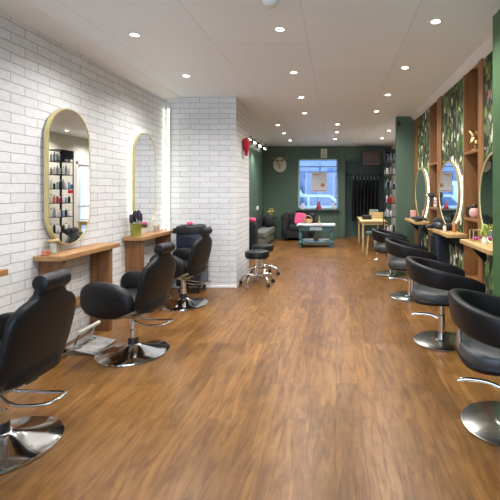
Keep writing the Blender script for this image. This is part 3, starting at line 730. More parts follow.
tag(obj('pompom', b, 'bristle', loc=(1.50, 5.76, 1.13)), 'dark fluffy ball on the shelf of the far oak niche', 'pompom')
t = thing('towel_stack', 'folded beige towels piled in the far oak niche', 'towels', (1.50, 5.90, 1.13))
for k in range(3):
    b = bm_new(); box(b, -0.08, 0.08, -0.08, 0.08, k * 0.045, k * 0.045 + 0.042, 0.015, seg=3); obj('folded_towel', b, 'pinky' if k % 2 else 'cream_paint', t)
bottle((1.56, 4.36, 1.08), 0.028, 0.27, 'black_plastic', 'black_plastic', 'tall black bottle behind the pink jar in the near niche')
# shelf 1 items
b = bm_new(); box(b, -0.006, 0.006, -0.05, 0.05, 0, 0.15, 0.002, mat=T((0, 0, 0), (0, R(-8), R(50)))); tag(obj('price_card', b, 'pinky', loc=(1.27, 6.72, 0.905)), 'small upright pink and white card on the farthest shelf', 'card')
dryer((1.28, 6.35, 0.90), R(40), 'black hair dryer lying on the farthest oak shelf')
dryer((1.24, 4.99, 0.90), R(15), 'black hair dryer lying on the middle oak shelf, far end')
dryer((1.28, 4.77, 0.90), R(100), 'black hair dryer lying on the middle oak shelf, near end')
t = thing('hair_dryer', 'black hair dryer in a ring holder on the oak post left of the middle mirror', 'hair dryer', (1.30, 5.60, 1.30), R(-12)); t.rotation_euler = (R(-15), 0, R(-12))
b = bm_new(); lathe(b, [(0, -0.08), (0.03, -0.078), (0.042, -0.05), (0.042, 0.02), (0.032, 0.06), (0.024, 0.11), (0, 0.10)], 20, mat=T((0, 0, 0), (R(-90), 0, 0))); obj('barrel', b, 'black_plastic', t)
b = bm_new(); tube(b, [(0, -0.03, -0.02), (0, -0.04, -0.09), (0, -0.04, -0.16)], [0.02, 0.017, 0.016], 12); obj('handle', b, 'black_plastic', t)
b = bm_new(); tube(b, [(0.055 * math.cos(2 * PI * k / 20), 0.03, 0.055 * math.sin(2 * PI * k / 20)) for k in range(20)], 0.006, 8, closed=True); tube(b, [(0.05, 0.03, 0), (0.09, -0.02, 0.0)], 0.006, 8); obj('holder', b, 'chrome', t)
for q, (yy, xx, lb) in enumerate(((5.37, 1.20, 'black hair clipper on the middle shelf, beside its far end'), (6.22, 1.24, 'black hair clipper on the near end of the farthest shelf'))):
    t = thing('hair_clipper', lb, 'hair clipper', (xx, yy if q else 5.10, 0.90), R(100 + 40 * q))
    b = bm_new(); blob(b, (0, 0, 0.022), (0.024, 0.075, 0.022), 0.5, 0.7, 8, 20); obj('body', b, 'black_plastic', t)
    b = bm_new(); box(b, -0.02, 0.02, 0.07, 0.09, 0.012, 0.032, 0.003); obj('blade', b, 'brushed', t)
b = bm_new(); blob(b, (0, 0, 0.06), (0.06, 0.11, 0.06), 0.7, 0.8, 10, 20, fn=lambda p: p * (1 + 0.12 * math.sin(p.y * 60 + p.x * 40)))
tag(obj('cape_bundle', b, 'gown', loc=(1.31, 5.24, 0.90)), 'crumpled black cutting cape at the far end of the middle shelf', 'cape')
b = bm_new(); tube(b, smooth_path([(1.15, 5.34, 0.93), (1.11, 5.33, 0.86), (1.10, 5.36, 0.62), (1.13, 5.43, 0.52), (1.11, 5.50, 0.70), (1.13, 5.52, 0.90), (1.2, 5.45, 0.5), (1.3, 5.35, 0.25), (1.37, 5.3, 0.3)], 6), 0.009, 8)
tag(obj('power_cable', b, 'black_plastic'), 'black power cable looping down beside the middle oak shelf', 'cable')
bottle((1.30, 4.50, 0.90), 0.022, 0.10, 'jar_glass', 'chrome', 'clear spray bottle at the near end of the middle shelf')
bottle((1.33, 4.60, 0.90), 0.025, 0.13, 'bottle_orange', 'gold', 'orange bottle standing below the middle lit mirror')
bottle((1.23, 4.64, 0.90), 0.02, 0.08, 'cream_paint', 'gold', 'short cream bottle on the middle oak shelf')
t = thing('glass_box', 'small brass edged glass box of magenta petals on the nearest shelf', 'box', (1.29, 3.78, 0.90))
b = bm_new()
for x in (-0.04, 0.04):
    for y in (-0.05, 0.05): tube(b, [(x, y, 0), (x, y, 0.10)], 0.003, 6)
for z in (0.003, 0.10):
    tube(b, [(-0.04, -0.05, z), (0.04, -0.05, z), (0.04, 0.05, z), (-0.04, 0.05, z)], 0.0035, 6, closed=True)
obj('brass_frame', b, 'gold', t)
b = bm_new(); box(b, -0.038, 0.038, -0.048, 0.048, 0.004, 0.098); obj('glass', b, 'jar_glass', t)
b = bm_new()
for k in range(8): blob(b, (rnd.uniform(-.02, .02), rnd.uniform(-.03, .03), 0.018 + 0.004 * (k % 3)), (0.013, 0.013, 0.012), 0.9, 1, 6, 8)
obj('petals', b, 'magenta', t)
t = thing('fern_sprig', 'pale leafy sprig in a small vase beside the brass glass box', 'plant', (1.30, 3.58, 0.90))
b = bm_new(); lathe(b, [(0, 0), (0.025, 0), (0.03, 0.03), (0.015, 0.06), (0.013, 0.06), (0, 0.05)], 16); obj('vase', b, 'white_plastic', t)
b = bm_new()
for k in range(9):
    a = 2 * PI * k / 9; blob(b, (0, 0, 0), (0.004, 0.016, 0.055), 0.9, 0.9, 6, 8, mat=T((0.03 * math.cos(a), 0.03 * math.sin(a), 0.11 + 0.01 * (k % 3)), (R(28) * -math.sin(a), R(28) * math.cos(a), a)))
obj('leaves', b, 'leaf', t)
t = thing('salon_trolley', 'dark trolley standing below the far end of the middle shelf', 'trolley', (1.31, 5.18, 0))
b = bm_new(); box(b, -0.08, 0.08, -0.14, 0.14, 0.07, 0.83, 0.01); obj('body', b, 'navy', t)
for k in range(3):
    b = bm_new(); box(b, -0.092, -0.078, -0.13, 0.13, 0.10 + k * 0.24, 0.32 + k * 0.24, 0.004); obj('drawer', b, 'black_plastic', t)
for sx in (-0.055, 0.055):
    for sy in (-0.11, 0.11):
        b = bm_new(); lathe(b, [(0, -0.012), (0.028, -0.012), (0.028, 0.012), (0, 0.012)], 16, mat=T((sx, sy, 0.028), (0, R(90), 0))); tube(b, [(sx, sy, 0.03), (sx, sy, 0.08)], 0.008); obj('caster', b, 'black_plastic', t)
# camera on the far pier
t = thing('security_camera', 'small black security camera at the top corner of the far green pier', 'camera', (1.10, 7.24, 2.56))
b = bm_new(); tube(b, [(0.0, 0.028, 0), (0, 0, 0), (0.0, -0.02, 0)], 0.012); obj('mount', b, 'black_plastic', t)
b = bm_new(); blob(b, (0, -0.045, -0.01), (0.035, 0.035, 0.04), 0.9, 1, 10, 16); obj('dome', b, 'black_plastic', t)

# ------------------------------------------------------------------ stools
def stool():
    t = thing('stool', 'x', 'stool')
    b = bm_new(); lathe(b, [(0, 0.395), (0.155, 0.395), (0.175, 0.41), (0.178, 0.465), (0.168, 0.488), (0.12, 0.498), (0, 0.50)], 36); obj('seat', b, 'black_leather', t)
    b = bm_new(); lathe(b, [(0.155, 0.385), (0.165, 0.39), (0.165, 0.396), (0.10, 0.396), (0.10, 0.385)], 36); obj('seat_rim', b, 'chrome', t)
    b = bm_new(); lathe(b, [(0.030, 0.10), (0.030, 0.25), (0.018, 0.255), (0.018, 0.40), (0, 0.40)], 20); obj('column', b, 'chrome', t)
    b = bm_new(); tube(b, [(0, 0, 0.385), (0.10, -0.02, 0.375), (0.135, -0.03, 0.36)], 0.006, 8); obj('height_lever', b, 'black_plastic', t)
    for k in range(5):
        a = 2 * PI * k / 5 + 0.35; c, s = math.cos(a), math.sin(a)
        b = bm_new(); tube(b, smooth_path([(0.02 * c, 0.02 * s, 0.125), (0.12 * c, 0.12 * s, 0.14), (0.21 * c, 0.21 * s, 0.115), (0.245 * c, 0.245 * s, 0.06)], 5), [0.024] * 8 + [0.020] * 8, 12); lg = obj('leg', b, 'chrome', t)
        b = bm_new(); mt = T((0.25 * c, 0.25 * s, 0.028), (0, 0, a + 0.6)) @ T((0, 0, 0), (0, R(90), 0))
        for w_ in (-0.012, 0.012): lathe(b, [(0, w_ - 0.008), (0.024, w_ - 0.008), (0.027, w_), (0.024, w_ + 0.008), (0, w_ + 0.008)], 16, mat=mt)
        obj('caster', b, 'brown' if k % 2 else 'black_plastic', lg)
    return t
s0 = stool(); s0.location = (-1.15, 5.98, 0); s0.rotation_euler = (0, 0, 0.2); s0['group'] = 'rolling stools'
s0['label'] = 'round black stool on chrome five star base, nearer one beside the brick pillar'
dup(s0, (-1.19, 6.66, 0), 0.9, 'round black stool on chrome base, the one behind, partly hidden', 'rolling stools')

# red wall ornament on pillar side
t = thing('skull_ornament', 'glossy red animal skull shaped ornament on the side of the brick pillar', 'ornament', (PX, 6.22, 2.03))
b = bm_new(); rings = []
for z, w, d in ((-0.135, 0.025, 0.02), (-0.13, 0.035, 0.035), (-0.08, 0.042, 0.045), (-0.02, 0.06, 0.07), (0.04, 0.095, 0.09), (0.09, 0.105, 0.095), (0.12, 0.08, 0.075), (0.135, 0.03, 0.03)):
    rings.append([(0.05 + 0.6 * d * math.cos(a), w * math.sin(a), z) for a in [2 * PI * k / 20 for k in range(20)]])
loft(b, rings); obj('skull', b, 'red', t)
for s in (-1, 1):
    b = bm_new(); tube(b, smooth_path([(0.06, s * 0.07, 0.09), (0.075, s * 0.10, 0.115), (0.07, s * 0.105, 0.135)], 4), [0.022] * 3 + [0.016] * 3 + [0.01] * 3, 10); obj('horn', b, 'red', t)

# ------------------------------------------------------------------ lounge
# antler plaque
t = thing('antler_plaque', 'antlered skull on a white oval plaque high on the green back wall', 'wall trophy', (-1.64, BY, 2.15))
b = bm_new(); pts = [(0.19 * math.cos(2 * PI * k / 36), 0.22 * math.sin(2 * PI * k / 36)) for k in range(36)]; prism(b, pts, 'Y', -0.03, -0.001); obj('plaque', b, 'plaque', t)
b = bm_new(); rings = []
for z, w, d in ((-0.12, 0.02, 0.03), (-0.11, 0.03, 0.05), (-0.03, 0.045, 0.07), (0.04, 0.075, 0.08), (0.10, 0.07, 0.07), (0.13, 0.03, 0.03)):
    rings.append([(w * math.cos(a), -0.03 - d * (0.5 + 0.5 * math.sin(a)), z) for a in [2 * PI * k / 16 for k in range(16)]])
loft(b, rings); obj('skull', b, 'bone', t)
for s in (-1, 1):
    b = bm_new()
    tube(b, smooth_path([(s * 0.04, -0.07, 0.10), (s * 0.11, -0.10, 0.13), (s * 0.19, -0.12, 0.20), (s * 0.27, -0.13, 0.25)], 4), [0.022] * 6 + [0.016] * 7, 8)
    tube(b, smooth_path([(s * 0.16, -0.11, 0.17), (s * 0.25, -0.14, 0.15), (s * 0.30, -0.15, 0.10)], 4), [0.015] * 5 + [0.01] * 4, 8)
    tube(b, smooth_path([(s * 0.10, -0.10, 0.125), (s * 0.13, -0.16, 0.18), (s * 0.12, -0.18, 0.23)], 4), [0.014] * 5 + [0.008] * 4, 8)
    obj('antler', b, 'brown', t)
# sign above window
t = thing('exit_sign', 'small pale yellow sign hanging above the window', 'sign', (-0.35, BY - 0.12, 2.34))
b = bm_new(); box(b, -0.09, 0.09, -0.012, 0.012, 0, 0.26, 0.004); obj('panel', b, M.setdefault('sign_yellow', pm('pale_yellow_sign', (0.62, 0.62, 0.42), 0.4)), t)
b = bm_new(); box(b, -0.055, 0.055, -0.016, -0.012, 0.05, 0.09, 0.001); box(b, -0.055, 0.02, -0.016, -0.012, 0.12, 0.135, 0.0005); lathe(b, [(0, -0.002), (0.02, -0.002), (0.02, 0.002), (0, 0.002)], 16, mat=T((0, -0.014, 0.18), (R(90), 0, 0))); obj('markings', b, 'bottle_grey', t)
b = bm_new(); tube(b, [(-0.06, 0, 0.26), (-0.06, 0, 0.35)], 0.003, 6); tube(b, [(0.06, 0, 0.26), (0.06, 0, 0.35)], 0.003, 6); obj('chain', b, 'black_metal', t)
# poster on window
t = thing('window_poster', 'white paper poster with a red base line stuck on the window', 'poster', (-0.49, BY + 0.02, 1.36))
b = bm_new(); box(b, -0.215, 0.215, 0, 0.004, 0, 0.58); obj('sheet', b, 'paper', t)
b = bm_new(); box(b, -0.20, 0.20, -0.003, 0, 0.02, 0.035); box(b, -0.16, 0.02, -0.003, 0, 0.49, 0.51); obj('red_rule', b, 'red', t)
b = bm_new(); lathe(b, [(0, -0.002), (0.065, -0.002), (0.065, 0.002), (0, 0.002)], 24, mat=T((0.10, -0.003, 0.19), (R(90), 0, 0))); obj('emblem', b, 'tan', t)
# sill ornaments
t = thing('red_figurine', 'small red pointed figurine on the middle of the window sill', 'figurine', (-0.50, BY - 0.07, WZ0))
b = bm_new(); lathe(b, [(0, 0), (0.065, 0), (0.075, 0.03), (0.06, 0.09), (0.035, 0.13), (0.03, 0.15), (0, 0.15)], 20); obj('body', b, 'red', t)
b = bm_new(); lathe(b, [(0, 0.15), (0.03, 0.15), (0.018, 0.19), (0, 0.24)], 16); obj('hat', b, 'red', t)
b = bm_new(); box(b, -0.045, 0.045, -0.035, 0.035, 0, 0.17, 0.006); tag(obj('white_vase', b, 'white_plastic', loc=(-0.96, BY - 0.07, WZ0)), 'small white square vase at the left end of the sill', 'vase')
bottle((-0.07, BY - 0.07, WZ0), 0.035, 0.20, 'cream_paint', 'gold', 'cream bottle standing at the right end of the window sill')
# thermostat, flowers
b = bm_new(); box(b, 0, 0.03, -0.11, 0.11, -0.05, 0.05, 0.006); tag(obj('wall_socket', b, 'white_plastic', loc=(-2.10, 10.9, 0.92)), 'white wall box low on the dark green left wall', 'socket')
t = thing('side_table', 'small black side table in the far left corner under the flowers', 'side table', (-1.89, 11.75, 0))
b = bm_new(); lathe(b, [(0, 0.60), (0.20, 0.60), (0.205, 0.61), (0.20, 0.625), (0, 0.625)], 28); obj('table_top', b, 'charcoal', t)
for k in range(3):
    a = 2 * PI * k / 3; b = bm_new(); tube(b, [(0.05 * math.cos(a), 0.05 * math.sin(a), 0.60), (0.17 * math.cos(a), 0.17 * math.sin(a), 0.0)], 0.013); obj('leg', b, 'charcoal', t)
t = thing('potted_flowers', 'yellow flowers in a green pot in the corner behind the sofa', 'plant', (-1.89, 11.75, 0.625))
b = bm_new(); lathe(b, [(0, 0), (0.06, 0), (0.085, 0.12), (0.078, 0.12), (0, 0.10)], 20); obj('pot', b, 'sage', t)
b = bm_new(); b2 = bm_new()
for k in range(26):
    a = rnd.uniform(0, 2 * PI); rr = rnd.uniform(0.02, 0.13); z = rnd.uniform(0.11, 0.20)
    blob(b, (0, 0, 0), (0.012, 0.02, 0.05), 0.9, 0.9, 5, 8, mat=T((rr * math.cos(a), rr * math.sin(a), z - 0.02), (rnd.uniform(-1, 1), rnd.uniform(-1, 1), a)))
    if k % 2: blob(b2, (rr * math.cos(a) * 0.95, rr * math.sin(a) * 0.95, z + 0.045), (0.028, 0.028, 0.015), 0.9, 1, 5, 8)
obj('leaves', b, 'leaf', t); obj('blooms', b2, 'petal', t)

# sofa along left wall, facing +X
t = thing('sofa', 'grey seated sofa with black arms along the green left wall', 'sofa', (-2.09, 9.5, 0)); t.scale = (0.64, 1, 1)
b = bm_new(); box(b, 0.02, 0.58, 0.12, 1.88, 0.05, 0.25, 0.02); obj('base', b, 'grey_fabric', t)
for k in range(2):
    b = bm_new(); blob(b, (0.36, 0.56 + k * 0.86, 0.33), (0.30, 0.43, 0.085), 0.35, 0.3, 10, 32); obj('seat_cushion', b, 'grey_fabric', t)
b = bm_new(); blob(b, (0.10, 1.0, 0.42), (0.10, 0.92, 0.30), 0.4, 0.3, 10, 32); obj('backrest', b, 'charcoal', t)
for y in (0.06, 1.92):
    b = bm_new(); blob(b, (0.20, y, 0.33), (0.20, 0.12, 0.32), 0.35, 0.35, 12, 28); obj('armrest', b, 'charcoal', t)
for x in (0.08, 0.52):
    for y in (0.2, 1.8): 
        b = bm_new(); lathe(b, [(0, 0), (0.02, 0), (0.025, 0.06), (0, 0.06)], 12, at=(x, y, 0)); obj('leg', b, 'black_metal', t)
b = bm_new(); blob(b, (0, 0, 0.16), (0.12, 0.17, 0.16), 0.6, 0.6, 12, 24); tube(b, smooth_path([(0, -0.08, 0.28), (0, -0.05, 0.36), (0, 0.05, 0.36), (0, 0.08, 0.28)], 4), 0.01, 8)
tag(obj('black_bag', b, 'charcoal', loc=(-1.80, 10.97, 0.415)), 'slumped black bag on the far end of the grey sofa', 'bag')
b = bm_new(); blob(b, (0, 0, 0.05), (0.09, 0.09, 0.05), 0.6, 0.7, 8, 20); tag(obj('pink_cloth', b, 'pink', loc=(-1.96, 9.56, 0.65)), 'folded pink cloth on the near black arm of the sofa', 'cloth')

# black armchair against back wall
t = thing('armchair', 'black velvet armchair under the window behind the coffee table', 'armchair', (-1.06, 11.6, 0))
b = bm_new(); box(b, -0.36, 0.36, -0.30, 0.30, 0.08, 0.30, 0.03); obj('base', b, 'charcoal', t)
b = bm_new(); blob(b, (0, -0.03, 0.36), (0.28, 0.30, 0.08), 0.4, 0.4, 10, 28); obj('seat_cushion', b, 'charcoal', t)
b = bm_new(); blob(b, (0, 0.27, 0.48), (0.38, 0.09, 0.26), 0.4, 0.4, 10, 28); obj('backrest', b, 'charcoal', t)
for s in (-1, 1):
    b = bm_new(); blob(b, (s * 0.36, -0.02, 0.38), (0.09, 0.33, 0.30), 0.5, 0.4, 12, 28); tube(b, [(s * 0.38, -0.34, 0.64), (s * 0.38, 0.25, 0.68)], 0.085, 16); obj('armrest', b, 'charcoal', t)
    for y in (-0.24, 0.24):
        b = bm_new(); lathe(b, [(0, 0), (0.018, 0), (0.028, 0.09), (0, 0.09)], 12, at=(s * 0.30, y, 0)); obj('leg', b, 'black_metal', t)
b = bm_new(); blob(b, (0, 0, 0.17), (0.16, 0.06, 0.17), 0.45, 0.4, 12, 28, mat=T((0, 0, 0), (R(-14), R(6), R(-8)))); tag(obj('cushion', b, 'pink', loc=(-1.02, 11.45, 0.43)), 'bright pink cushion leaning in the black armchair', 'cushion')

# coffee table
t = thing('coffee_table', 'distressed teal coffee table with lower shelf in the lounge', 'coffee table', (-0.49, 10.2, 0))
b = bm_new(); box(b, -0.47, 0.47, -0.28, 0.28, 0.52, 0.555, 0.006); obj('table_top', b, 'pale_blue', t)
b = bm_new(); box(b, -0.42, 0.42, -0.24, 0.24, 0.40, 0.52, 0.004); obj('apron', b, 'teal', t)
b = bm_new(); box(b, -0.15, 0.15, -0.252, -0.24, 0.42, 0.50, 0.003); obj('drawer_front', b, 'pale_blue', t)
b = bm_new(); box(b, -0.43, 0.43, -0.25, 0.25, 0.10, 0.14, 0.005); obj('lower_shelf', b, 'teal', t)
for sx in (-1, 1):
    for sy in (-1, 1):
        b = bm_new(); lathe(b, [(0, 0), (0.03, 0), (0.04, 0.03), (0.03, 0.06), (0.045, 0.09), (0.045, 0.15), (0.03, 0.17), (0.045, 0.22), (0.05, 0.27), (0.035, 0.34), (0.028, 0.37), (0.045, 0.40), (0, 0.40)], 20, at=(sx * 0.38, sy * 0.20, 0)); obj('leg', b, 'teal', t)
t = thing('wicker_basket', 'tan and brown wicker basket on the back of the teal table', 'basket', (-0.72, 10.35, 0.555))
b = bm_new(); lathe(b, [(0, 0), (0.09, 0), (0.12, 0.05), (0.13, 0.11), (0.122, 0.11), (0.11, 0.05), (0, 0.02)], 28); obj('bowl', b, 'tan', t)
b = bm_new(); tube(b, smooth_path([(-0.12, 0, 0.10), (-0.08, 0, 0.17), (0, 0, 0.20), (0.08, 0, 0.17), (0.12, 0, 0.10)], 5), 0.012, 8); obj('handle', b, 'brown', t)
mags = [(-0.78, 10.02, 0.555, 0.3, 'paper', 'white open magazine at the left of the teal table'), (-0.45, 10.05, 0.555, -0.2, 'pinky', 'pink covered magazine in the middle of the teal table'), (-0.18, 10.05, 0.555, 0.1, 'paper', 'white magazine at the right of the teal table')]
for x, y, z, rz, mt, lab in mags:
    b = bm_new(); box(b, -0.14, 0.14, -0.10, 0.10, 0, 0.012, 0.002, mat=T((0, 0, 0), (0, 0, rz))); tag(obj('magazine', b, mt, loc=(x, y, z)), lab, 'magazine', 'magazines on the coffee table')
b = bm_new(); lathe(b, [(0, 0), (0.03, 0), (0.03, 0.05), (0.008, 0.055), (0.006, 0.20), (0, 0.20)], 16); tag(obj('candlestick', b, 'light_wood', loc=(-0.42, 10.28, 0.555)), 'slim pale candlestick standing on the teal table', 'candlestick')
for k, (x, mt, lab) in enumerate(((-0.68, 'paper', 'white magazine pile on the left of the lower table shelf'), (-0.30, 'bottle_grey', 'grey magazine pile on the right of the lower table shelf'))):
    t = thing('magazine_pile', lab, 'magazines', (x, 10.15, 0.14))
    for j in range(4):
        b = bm_new(); box(b, -0.13, 0.13, -0.10, 0.10, j * 0.014, j * 0.014 + 0.012, 0.002, mat=T((0, 0, 0), (0, 0, 0.15 * math.sin(j * 2 + k)))); obj('magazine', b, ('paper', 'clearblue', 'bottle_grey', 'paper')[j], t)

# gowns on a rail in the recess
t = thing('clothes_rail', 'black clothes rail across the dark green recess', 'clothes rail', (0.85, 12.25, 1.86))
b = bm_new(); tube(b, [(-0.575, 0, 0), (0.575, 0, 0)], 0.012, 12); obj('pole', b, 'black_metal', t)
for s in (-0.5, 0.5): b = bm_new(); tube(b, [(s, 0, 0), (s, 0.15, 0.05), (s, 0.297, 0.05)], 0.008, 8); obj('bracket', b, 'black_metal', t)
ordn = ['leftmost', 'second from left', 'third from left', 'fourth from left', 'fifth from left', 'sixth from left', 'seventh from left', 'rightmost']
for k in range(8):
    x = 0.52 + 0.103 * k
    g = thing('salon_gown', ordn[k] + ' black salon gown on a pale hanger in the recess', 'gown', (x, 12.25, 1.86), R(90), 'black gowns on the rail')
    b = bm_new(); rings = []
    L0 = 1.12 + 0.09 * rnd.random() + (0.1 if k == 0 else 0)
    for j in range(12):
        f = j / 11; z = -0.10 - f * L0
        w = 0.05 + 0.165 * min(1, f * 5) ** 0.6 + 0.02 * f; th = 0.022 + 0.022 * f
        rings.append([(w * math.cos(a), (th + 0.010 * f * math.sin(a * 7 + k)) * math.sin(a), z + 0.05 * (1 - abs(math.cos(a))) * (1 if j == 0 else 0)) for a in [2 * PI * q / 28 for q in range(28)]])
    loft(b, rings); obj('cloth', b, 'gown', g)
    b = bm_new(); tube(b, smooth_path([(-0.17, 0, -0.145), (0, 0, -0.07), (0.17, 0, -0.145)], 5), 0.008, 8); tube(b, smooth_path([(0, 0, -0.07), (0, 0, -0.03), (0.016, 0, 0.0), (0.0, 0, 0.018), (-0.016, 0, 0.004)], 5), 0.004, 6); obj('hanger', b, 'white_plastic', g)
# dark box at ceiling
t = thing('air_conditioner', 'dark brown box unit hung high above the gowns', 'wall unit', (0.98, 11.72, 2.10))
b = bm_new(); box(b, -0.24, 0.26, -0.22, 0.27, 0, 0.42, 0.02); obj('housing', b, 'brownbox', t)
b = bm_new()
for k in range(5): box(b, -0.20, 0.22, -0.226, -0.219, 0.05 + 0.02 * k, 0.058 + 0.02 * k)
obj('vent', b, 'black_plastic', t)

# beech desk & boxes
t = thing('beech_desk', 'light beech desk standing before the hanging gowns', 'desk', (0.56, 9.25, 0))
b = bm_new(); box(b, 0, 0.60, 0, 1.7, 0.66, 0.69, 0.004); obj('desk_top', b, 'light_wood', t)
b = bm_new(); box(b, 0.03, 0.57, 0.03, 1.67, 0.60, 0.66, 0.003); obj('apron', b, 'light_wood', t)
for x in (0.03, 0.53):
    for y in (0.02, 1.63): b = bm_new(); box(b, x, x + 0.045, y, y + 0.045, 0, 0.66, 0.004); obj('leg', b, 'light_wood', t)
b = bm_new(); box(b, 0, 0.22, 0, 0.26, 0, 0.10, 0.03, seg=3); tag(obj('black_basket', b, 'charcoal', loc=(0.64, 9.85, 0.69)), 'low black basket on the left of the beech desk', 'basket')
t = thing('wooden_crate', 'slatted light wood crate on the beech desk', 'crate', (0.86, 10.3, 0.69))
b = bm_new()
for k in range(3): box(b, 0, 0.34, 0, 0.012, 0.005 + k * 0.05, 0.043 + k * 0.05, 0.002); box(b, 0, 0.34, 0.24, 0.252, 0.005 + k * 0.05, 0.043 + k * 0.05, 0.002); box(b, -0.012, 0, 0, 0.25, 0.005 + k * 0.05, 0.043 + k * 0.05, 0.002); box(b, 0.34, 0.352, 0, 0.25, 0.005 + k * 0.05, 0.043 + k * 0.05, 0.002)
obj('slats', b, 'light_wood', t)
b = bm_new(); box(b, 0, 0.34, 0.01, 0.24, 0, 0.008); obj('bottom', b, 'light_wood', t)
b = bm_new(); box(b, 0, 0.22, 0, 0.2, 0, 0.20, 0.01); tag(obj('green_box', b, 'sage', loc=(0.88, 10.65, 0.69)), 'grey green box behind the wooden crate', 'box')
t = thing('desk_stool', 'small beech stool with green seat tucked at the desk', 'stool', (0.78, 8.95, 0))
b = bm_new(); blob(b, (0, 0, 0.46), (0.13, 0.13, 0.035), 0.5, 0.8, 8, 24); obj('seat', b, 'deep_green', t)
for sx in (-1, 1):
    for sy in (-1, 1): b = bm_new(); tube(b, [(sx * 0.07, sy * 0.07, 0.44), (sx * 0.11, sy * 0.11, 0)], 0.014); obj('leg', b, 'light_wood', t)

# black rack with bottles
RX0, RX1, RY0, RY1 = 1.03, 1.33, 8.55, 8.95
t = thing('bottle_rack', 'tall black metal rack of hair products behind the far green pier', 'rack', (RX0, RY0, 0))
b = bm_new()
W_ = RX1 - RX0; D_ = RY1 - RY0
for x in (0.008, W_ - 0.008):
    for y in (0.008, D_ - 0.008): box(b, x - 0.008, x + 0.008, y - 0.008, y + 0.008, 0, 2.24)
obj('uprights', b, 'black_metal', t)
ZS = [0.15, 0.50, 0.83, 1.12, 1.42, 1.72, 2.0]
for z in ZS:
    b = bm_new(); box(b, 0, W_, 0, D_, z - 0.015, z); obj('shelf', b, 'black_metal', t)
b = bm_new(); box(b, 0, W_, 0, D_, 2.22, 2.24); box(b, 0, 0.006, 0, D_, 2.05, 2.24); box(b, 0, W_, D_ - 0.006, D_, 2.10, 2.24); obj('header_panel', b, 'black_metal', t)
shelfname = ['bottom', 'second', 'third', 'fourth', 'fifth', 'sixth', 'top']
bm_mats = [('white_plastic', 'white', 'black_plastic'), ('clearblue', 'pale blue', 'white_plastic'), ('bottle_grey', 'grey', 'black_plastic'), ('black_plastic', 'black', 'chrome'), ('white_plastic', 'white', 'gold'), ('red', 'red', 'white_plastic'), ('bottle_orange', 'orange', 'black_plastic')]
pos = [(0.05, 'front left'), (0.11, 'front second'), (0.175, 'front third'), (0.24, 'front right')]
posb = [(0.13, 'room side middle'), (0.22, 'room side second back'), (0.32, 'room side rear')]
for si, z in enumerate(ZS):
    if si == 0: continue
    pat = {1: (4, 0, 3, 0), 2: (0, 4, 2, 0), 3: (5, 5, 6, 0), 4: (3, 1, 3, 4), 5: (0, 2, 0, 2), 6: (1, 1, 2, 0)}[si]
    for pi, (px, pn) in enumerate(pos):
        mt, cn, cp = bm_mats[pat[pi]]
        bottle((RX0 + px + 0.01, RY0 + 0.05, z), 0.023, rnd.uniform(0.13, 0.20), mt, cp, f'{cn} product bottle at {pn} of the {shelfname[si]} rack shelf', 'product bottles on the black rack')
    for pi, (py, pn) in enumerate(posb):
        mt, cn, cp = bm_mats[(si * 3 + pi * 2) % 5]
        bottle((RX0 + 0.05, RY0 + py, z), 0.025, rnd.uniform(0.13, 0.20), mt, cp, f'{cn} product bottle at {pn} of the {shelfname[si]} rack shelf', 'product bottles on the black rack')
b = bm_new(); box(b, -0.004, 0, -0.10, 0.10, 0, 0.24); o = obj('fire_notice', b, 'paper', loc=(1.62, 9.74, 1.30)); tag(o, 'blue and red fire notice on the cream wall by the glazed door', 'notice')
b = bm_new(); box(b, -0.006, -0.004, -0.09, 0.09, 0.13, 0.23); o2 = obj('blue_block', b, 'car_blue', o)
b = bm_new(); box(b, -0.006, -0.004, -0.09, 0.09, 0.02, 0.10); obj('red_block', b, 'red', o)

# ------------------------------------------------------------------ street
def vehicle(name, label, prof, y, wdt, mat, wheels, wins, loc):
    t = thing(name, label, 'van' if 'van' in name else 'car', loc)
    b = bm_new(); prism(b, prof, 'Y', 0, wdt); bmesh.ops.bevel(b, geom=b.edges[:], offset=0.05, segments=2, affect='EDGES'); obj('body', b, mat, t)
    for w_ in wins:
        b = bm_new(); prism(b, w_, 'Y', -0.012, 0.02); obj('side_window', b, 'shopdark', t)
    for x in wheels:
        for yy in (0.02, wdt - 0.22):
            b = bm_new(); lathe(b, [(0, 0), (0.18, 0), (0.32, 0.02), (0.33, 0.1), (0.32, 0.18), (0.18, 0.2), (0, 0.2)], 28, mat=T((x, yy + 0.2 if yy > 0.1 else yy + 0.2, 0.33), (R(90), 0, 0))); obj('wheel', b, 'tyre', t)
            b = bm_new(); lathe(b, [(0, 0.2), (0.19, 0.2), (0.17, 0.215), (0, 0.22)], 20, mat=T((x, yy + 0.2, 0.33), (R(90), 0, 0))); obj('hub_cap', b, 'brushed', t)
    return t
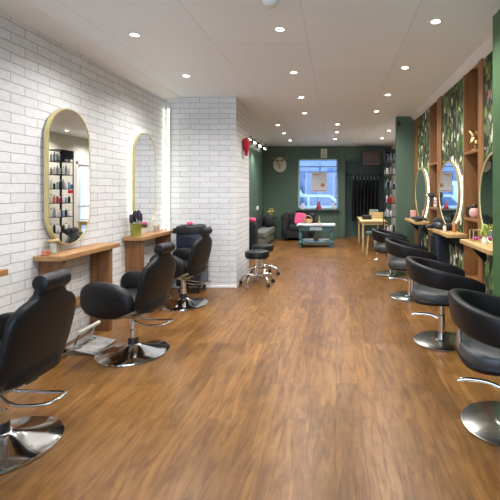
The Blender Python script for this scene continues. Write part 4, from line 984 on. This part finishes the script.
vehicle('delivery_van', 'pale blue van parked across the street, left half of window view',
   [(0, 0.30), (4.6, 0.30), (4.7, 0.9), (4.45, 1.15), (3.75, 1.35), (3.35, 1.98), (0.05, 2.05), (0, 1.9)], 18.6, 1.8, 'van_white', (0.8, 3.8),
   [[(2.5, 1.25), (3.6, 1.25), (3.3, 1.8), (2.5, 1.8)]], (-5.4, 19.6, -0.12))
vehicle('parked_car', 'dark blue car parked beyond the right part of the window',
   [(0, 0.25), (4.1, 0.25), (4.15, 0.75), (3.9, 0.9), (3.1, 0.98), (2.5, 1.45), (1.0, 1.48), (0.3, 1.0), (0, 0.95)], 17, 1.6, 'car_blue', (0.75, 3.3),
   [[(0.7, 1.0), (1.6, 1.0), (1.6, 1.38), (1.05, 1.38)], [(1.7, 1.0), (2.9, 1.0), (2.45, 1.38), (1.7, 1.38)]], (-0.6, 17.6, -0.12))
vehicle('parked_car', 'pale car roof and bonnet seen low through the window',
   [(0, 0.25), (3.9, 0.25), (3.95, 0.75), (3.7, 0.9), (2.9, 0.98), (2.4, 1.38), (0.9, 1.40), (0.2, 1.0), (0, 0.9)], 15.6, 1.6, 'van_white', (0.75, 3.1),
   [[(0.6, 0.98), (1.5, 0.98), (1.5, 1.3), (0.95, 1.3)], [(1.6, 0.98), (2.7, 0.98), (2.35, 1.3), (1.6, 1.3)]], (-2.6, 15.55, -0.14))
for k in range(5):
    t = thing('shopfront', ['far left', 'left', 'middle', 'right', 'far right'][k] + ' dark glazed shopfront across the street', 'shopfront', (-5.2 + 2.2 * k, 23.0, -0.12), group='shopfronts across the street')
    b = bm_new(); box(b, 0, 2.0, -0.08, -0.001, 0.5, 2.6); obj('glazing', b, 'shopdark', t)
    b = bm_new(); box(b, -0.05, 2.05, -0.14, -0.001, 2.6, 3.1, 0.02); obj('fascia', b, 'facade' if k % 2 else 'car_blue', t)
    b = bm_new()
    for x in (0, 0.65, 1.3, 1.95): box(b, x, x + 0.06, -0.12, -0.001, 0, 2.6)
    obj('mullions', b, 'facade', t)
    b = bm_new(); box(b, 0.3, 1.6, -0.06, -0.001, 3.8, 5.4); obj('upper_window', b, 'shopdark', t)
